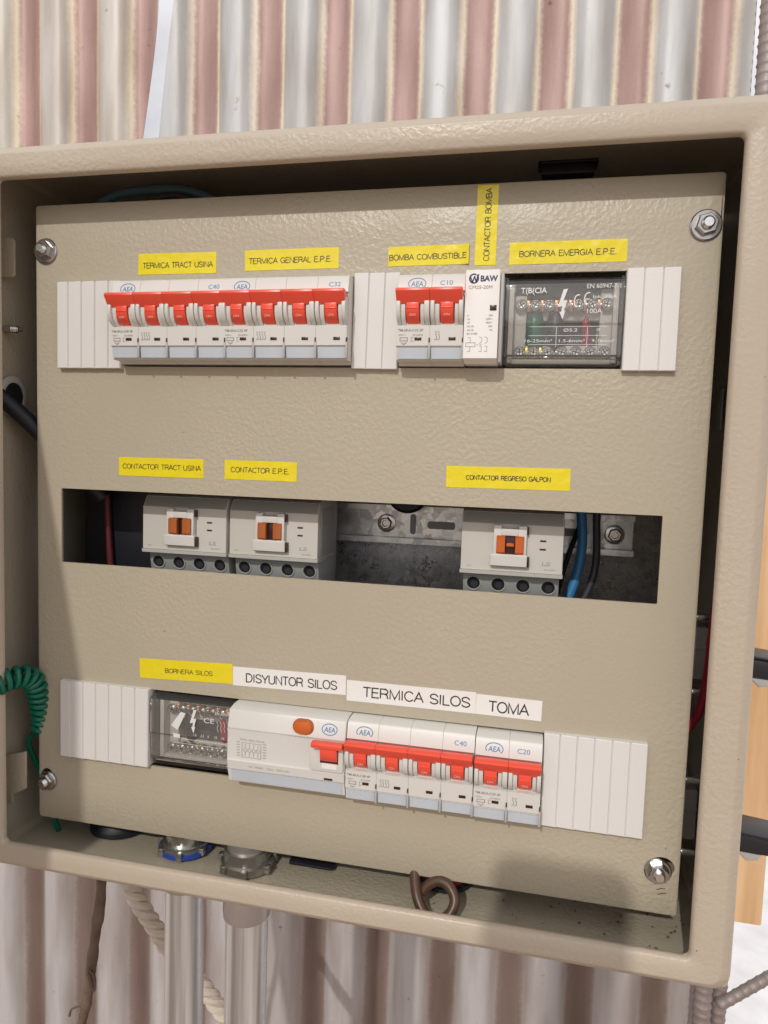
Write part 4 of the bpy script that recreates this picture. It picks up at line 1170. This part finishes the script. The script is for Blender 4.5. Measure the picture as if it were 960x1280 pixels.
# moulded cable clip under the top wall
m = M((314, -21, -40)); m.box(300, 329, -22.2, -16.4, -46, -36, 1.2); m.box(298, 331, -23.4, -21.8, -47, -34, .5)
tag(m.build('cable_clip', 'black_plastic'), 'black plastic clip under the top wall of the box', 'clip')
# brown wire eye hanging under the plate
m = M((262, 380, -4))
P = [(245, 366, -16), (247.0, 382, -4), (250.5, 393, 6), (256.5, 400.0, 11), (264, 401.4, 12), (270.0, 398, 10), (272.0, 392.0, 6), (268, 387.0, 2), (262, 386.0, 0), (256.5, 389.0, 0), (252.5, 394, 1)]
m.tube(P, 3.0, 12, 8)
tag(m.build('earth_wire', 'brown_wire'), 'brown wire eye hanging below the cover plate over the lower rim', 'wire')
m = M((258, 400, -14)); m.lathe([(15, 0), (15, 4), (12.5, 6.5), (5, 6.5)], (262, 402.6, -32), (0, -1, 0), 28)
rg = m.build('cable_grommet', 'red_wire'); tag(rg, 'red cable grommet on the box floor behind the brown wire eye', 'grommet')
m = M((258, 404, -14)); m.lathe([(17.5, 0), (17.5, 2.2), (16, 3)], (262, 402.7, -32), (0, -1, 0), 28)
q = m.build('flange', 'black_rubber', rg); q.parent = rg; q.location = W3(0, 4, 0)
m = M((46, 401, -20)); m.lathe([(20, 0), (20, 3), (16, 7), (14, 14)], (38, 402.8, -34), (0, -1, 0), 30)
tag(m.build('cable_grommet', 'black_rubber'), 'black rubber cable grommet on the left of the box floor', 'grommet')
m = M((160, 402, -8)); m.prism([(165, 400.5), (194, 401.4), (192, 402.7), (165, 402.7)], -40, -19, 'z', .3)
tag(m.build('cable_strap', 'black_rubber'), 'flat black strap lying on the box floor right of the conduits', 'strap')

# screw tip through the left wall, black cable, green coiled cord
m = M((-19, 74, 3))
m.tube([(-20.4, 74, 1.5), (-13, 74.4, 1.5), (-6.5, 74.6, 1.5)], 2.1, 12, 10, True, lambda t: (1.0 if t < .55 else 1.0 - (t - .55) / .5) * (1 + .14 * math.sin(t * 60)))
tag(m.build('screw_tip', 'zinc_bolt', angle=60), 'sharp screw tip poking in through the left wall of the box', 'screw')
cab = thing('door_cable', 'thick black cable entering through a hole in the left wall', 'cable', (-19, 125, 0))
m = M((-19, 125, 0)); m.tube([(-95, 96, 75), (-60, 96, 45), (-34, 103, 22), (-19, 117, 7), (-5, 135, -6), (12, 156, -16), (30, 178, -26)], 5.2, 16, 8); m.build('sheath', 'black_rubber', cab)
m = M((-19, 125, 0)); m.lathe([(12.5, 0), (12.5, 1.6), (11.3, 2.4), (8.5, 2.4), (8.5, 1)], (-20.3, 115, -3), (1, 0, 0), 30); m.build('grommet', 'contactor_side_plastic', cab)
m = M((-19, 125, 0)); m.lathe([(8.6, 0.5), (8.6, 1.5), (4, 1.4)], (-20.2, 115, -3), (1, 0, 0), 24); m.build('wall_hole', 'dark_hole', cab)

def coil(path, R, pitch, r, name, mt, label):
    P = [Vector(p) for p in path]
    # dense path
    m = M(P[-1])
    d = []
    Q = [P[0] * 2 - P[1]] + P + [P[-1] * 2 - P[-2]]
    for i in range(1, len(Q) - 2):
        for k in range(60):
            t = k / 60; a, b, c, e = Q[i - 1], Q[i], Q[i + 1], Q[i + 2]
            d.append(0.5 * ((2 * b) + (c - a) * t + (2 * a - 5 * b + 4 * c - e) * t * t + (3 * b - a - 3 * c + e) * t ** 3))
    s = 0; out = []; u = Vector((0, 0, 1)); nxt = 0.0; step = pitch / 14
    for i in range(1, len(d)):
        seg = d[i] - d[i - 1]; L = seg.length
        if L == 0: continue
        t = seg.normalized(); u = (u - t * u.dot(t)).normalized(); w = t.cross(u)
        while nxt <= s + L:
            f = (nxt - s) / L; ph = 2 * math.pi * nxt / pitch
            out.append(d[i - 1] + seg * f + (u * math.cos(ph) + w * math.sin(ph)) * R); nxt += step
        s += L
    tail = [out[-1] + (P[-1] - out[-1]) * .5 + Vector((-9, 6, 0)), P[-1] + Vector((-11, 12, -1)), P[-1] + Vector((-4, 30, -3)), P[-1] + Vector((1, 52, -6)), P[-1] + Vector((4, 78, -12))]
    m.tube(out + tail, r, 8, 2)
    return tag(m.build(name, mt), label, 'cord')
coil([(-95, 348, 98), (-55, 326, 66), (-22, 303, 42), (-5, 289, 20), (0.5, 294, 5), (0, 318, -4), (-2, 330, -6)], 5.6, 4.6, 1.75, 'coiled_cord', 'green_wire', 'green coiled earth cord reaching in from the left at the lower hinge')

# sockets on the right wall: grey bodies inside, black lids outside
def wall_socket(y, label):
    y += 11
    O = (412, y, -45)
    t = thing('wall_socket', label, 'socket', O, 'sockets on the right side of the box')
    m = M(O); m.box(386, 409.6, y - 14, y + 18, -88, -56, 2); m.box(384, 409, y - 2, y - .6, -84, -55.4, .2); m.build('body', 'contactor_side_plastic', t)
    m = M(O); m.lathe([(2.6, 0), (2.6, 18), (1.8, 20)], (409.8, y - 20, -56), (-1, 0, 0), 12); m.build('terminal_screw', 'screw_steel', t); m = M(O); m.lathe([(2.6, 0), (2.6, 14), (1.8, 16)], (409.8, y + 25, -56), (-1, 0, 0), 12); m.build('terminal_screw', 'screw_steel', t)
    m = M(O); m.box(412.4, 421, y - 8, y + 8, -84, -50, 2.5); m.build('housing', 'black_plastic', t)
    m = M(O); m.prism([(421, y - 6), (452, y - 2.5), (452, y + 4), (440, y + 6), (421, y + 5)], -46, -26, 'z', 1.6); m.prism([(421, y - 7.8), (454, y - 4.2), (454, y - 3), (421, y - 6.4)], -48, -24, 'z', .4)
    m.build('lid', 'black_plastic', t)
    m = M(O); m.prism([(424, y + 5.4), (438, y + 6.2), (436, y + 10), (430, y + 11)], -50, -28, 'z', 1.0); m.build('latch', 'contactor_side_plastic', t)
wall_socket(243, 'upper black flap lid socket on the right side of the box')
wall_socket(342, 'lower black flap lid socket on the right side of the box')
# paper flag on a wire, upper right gap
m = M((409, 98, -60)); m.box(408.6, 409.2, 100, 124, -78, -60, .1)
tag(m.build('wire_marker', 'ink_faint'), 'pale marker tag in the dark gap right of the cover plate', 'tag')

# ------------------------------------------------------------------ conduits
def conduit(x, r, label, ring, z):
    O = (x, 1296, z)
    t = thing('conduit', label, 'conduit pipe', O, 'conduits below the box')
    m = M(O)
    m.tube([(x, 407, z), (x + .5, 700, z), (x + 1, 1000, z), (x + 1, 1299, z)], r, 32, 1); m.build('pipe', 'conduit_zinc', t)
    cl = 30 if ring else 22
    m = M(O); m.lathe([(r + .8, 0), (r + 1.4, 2), (r + 1.6, cl - 4), (r + 1.2, cl), (r + .2, cl)], (x, 405.4, z), (0, 1, 0), 32); m.build('coupling', 'conduit_sleeve' if ring else 'locknut_zinc', t)
    m = M(O)
    hh = 6.0 if not ring else 12.0
    pr = [(r - 1, -2), (r + 3.0, 0), (r + 3.2, 4.5), (r + 1.4, 5.4), (r + 1.2, hh), (r - 1.2, hh)]
    m.lathe(pr, (x, 402.8, z), (0, -1, 0), 32)
    for k in range(7):
        a = k * 2 * math.pi / 7 + .4
        c = Vector((x + (r + 3.6) * math.cos(a), 0, z + (r + 3.6) * math.sin(a)))
        m.box(c.x - 1.9, c.x + 1.9, 397.6, 402.4, c.z - 1.9, c.z + 1.9, .6)
    m.build('locknut', 'locknut_zinc', t, angle=30)
    m = M(O); m.lathe([(r - .6, 0), (r - .6, hh + 3), (r - 1.8, hh + 4), (r - 3.4, hh + 4), (r - 3.4, 0)], (x, 400, z), (0, -1, 0), 32); m.build('threaded_end', 'screw_steel' if not ring else 'conduit_sleeve', t)
    if not ring:
        m = M(O); m.lathe([(r + 2.6, 0), (r + 4.6, .6), (r + 4.6, 2.4), (r + 2.6, 3)], (x + .5, 402.9, z), (0, -1, 0), 32); m.build('sealing_ring', 'blue_ring', t)
conduit(93.4, 12.6, 'left zinc conduit pipe below the box, with a blue ring at its locknut', 0, -20)
conduit(139.8, 13.3, 'right zinc conduit pipe below the box, with a brown sleeve at its top', 1, -13)

# ------------------------------------------------------------------ rope, stick, rebar, board
def rope(path, R, r, label, name='rope', mt='rope_fibre', strands=3, pitch=26):
    P = [Vector(p) for p in path]
    m = M(P[-1]); d = []
    for i in range(len(P) - 1):
        for k in range(24): d.append(P[i].lerp(P[i + 1], k / 24))
    d.append(P[-1])
    for s in range(strands):
        out = []; L = 0; u = Vector((0, 0, 1))
        for i, p in enumerate(d):
            t = (d[min(i + 1, len(d) - 1)] - d[max(i - 1, 0)]).normalized()
            u = (u - t * u.dot(t)).normalized(); w = t.cross(u)
            if i: L += (d[i] - d[i - 1]).length
            ph = 2 * math.pi * (L / pitch + s / strands)
            out.append(p + (u * math.cos(ph) + w * math.sin(ph)) * R)
        m.tube(out, r, 8, 2)
    return tag(m.build(name, mt), label, 'rope')
rope([(-30, 440, -100), (6, 502, -102), (34, 541, -104), (68, 574, -106), (100, 612, -108), (150, 680, -112)], 3.6, 3.5, 'pale twisted rope slanting down behind the two conduit pipes')
m = M((-20, 660, -60))
m.tube([(12, 420, -52), (6, 475, -58), (0.5, 506, -60), (-4.5, 538, -61), (-9, 566, -62), (-14, 590, -62), (-24, 660, -62)], 3.9, 12, 8, True, lambda t: 1.05 - .15 * t + .10 * math.sin(t * 31) + .06 * math.sin(t * 77))
m.tube([(-4, 536, -57), (0, 541, -55), (2.5, 548, -55)], 1.4, 6, 3); m.tube([(-3, 534, -57), (3, 537, -55), (4, 545, -54)], .9, 6, 3); m.tube([(-13, 568, -62), (-20, 571, -60), (-22, 577, -60)], .9, 6, 3)
tag(m.build('dry_stick', 'rusty_stick'), 'thin dark brown stick hanging down left of the conduit pipes', 'stick')

def rebar(a, b, r, label, cat='steel bar'):
    A, B = Vector(a), Vector(b); m = M(B)
    L = (B - A).length; n = max(2, int(L / 1.6))
    m.tube([A.lerp(B, i / n) for i in range(n + 1)], r, 12, 0, True, lambda t: 1.0 + .13 * max(0, math.sin(t * L / 8.5 * 2 * math.pi)) ** 2)
    return tag(m.build('rebar', mt, angle=60) if False else m.build('rebar', 'rebar_steel', angle=60), label, cat, 'ribbed steel bars behind the box')
rebar((487, -640, -326), (490, 1299, -322), 8.0, 'ribbed upright steel bar at the right end of the corrugated wall')
rebar((507, -640, -334), (505, 1299, -330), 7.0, 'second ribbed upright steel bar, further right beside the wooden board')
rebar((500, 655, -305), (590, 570, -300), 5.0, 'ribbed steel bar slanting up to the right below the wooden board')
m = M((480, 552, -280)); m.box(420, 521, 70, 553, -294, -275, 2)
tag(m.build('wooden_board', 'wood'), 'orange brown wooden board upright behind the right edge of the box', 'board')

# ------------------------------------------------------------------ the photographer's telephone, whose shadow falls on the lower rim
PX, PY, PZ = 329 - .13 * 620, 364 - .70 * 620, 620.0
phone = thing('smartphone', 'dark smartphone held up before the open box, screen to the photographer', 'phone', (PX, PY + 155, PZ))
o = (PX, PY + 155, PZ)
m = M(o); m.prism(rounded_rect(PX - 37, PX + 37, PY, PY + 155, 11, 6), PZ, PZ + 8, 'z', 1.5); m.build('case', 'black_plastic', phone)
m = M(o); m.prism(rounded_rect(PX - 34.5, PX + 34.5, PY + 2.5, PY + 152.5, 9, 6), PZ + 7.9, PZ + 8.2, 'z', .1); m.build('screen', 'dark_hole', phone)
m = M(o); m.prism(rounded_rect(PX - 31, PX - 5, PY + 7, PY + 33, 6, 6), PZ - 1.4, PZ + .2, 'z', .4); m.build('camera_bump', 'dark_grey_wire', phone)
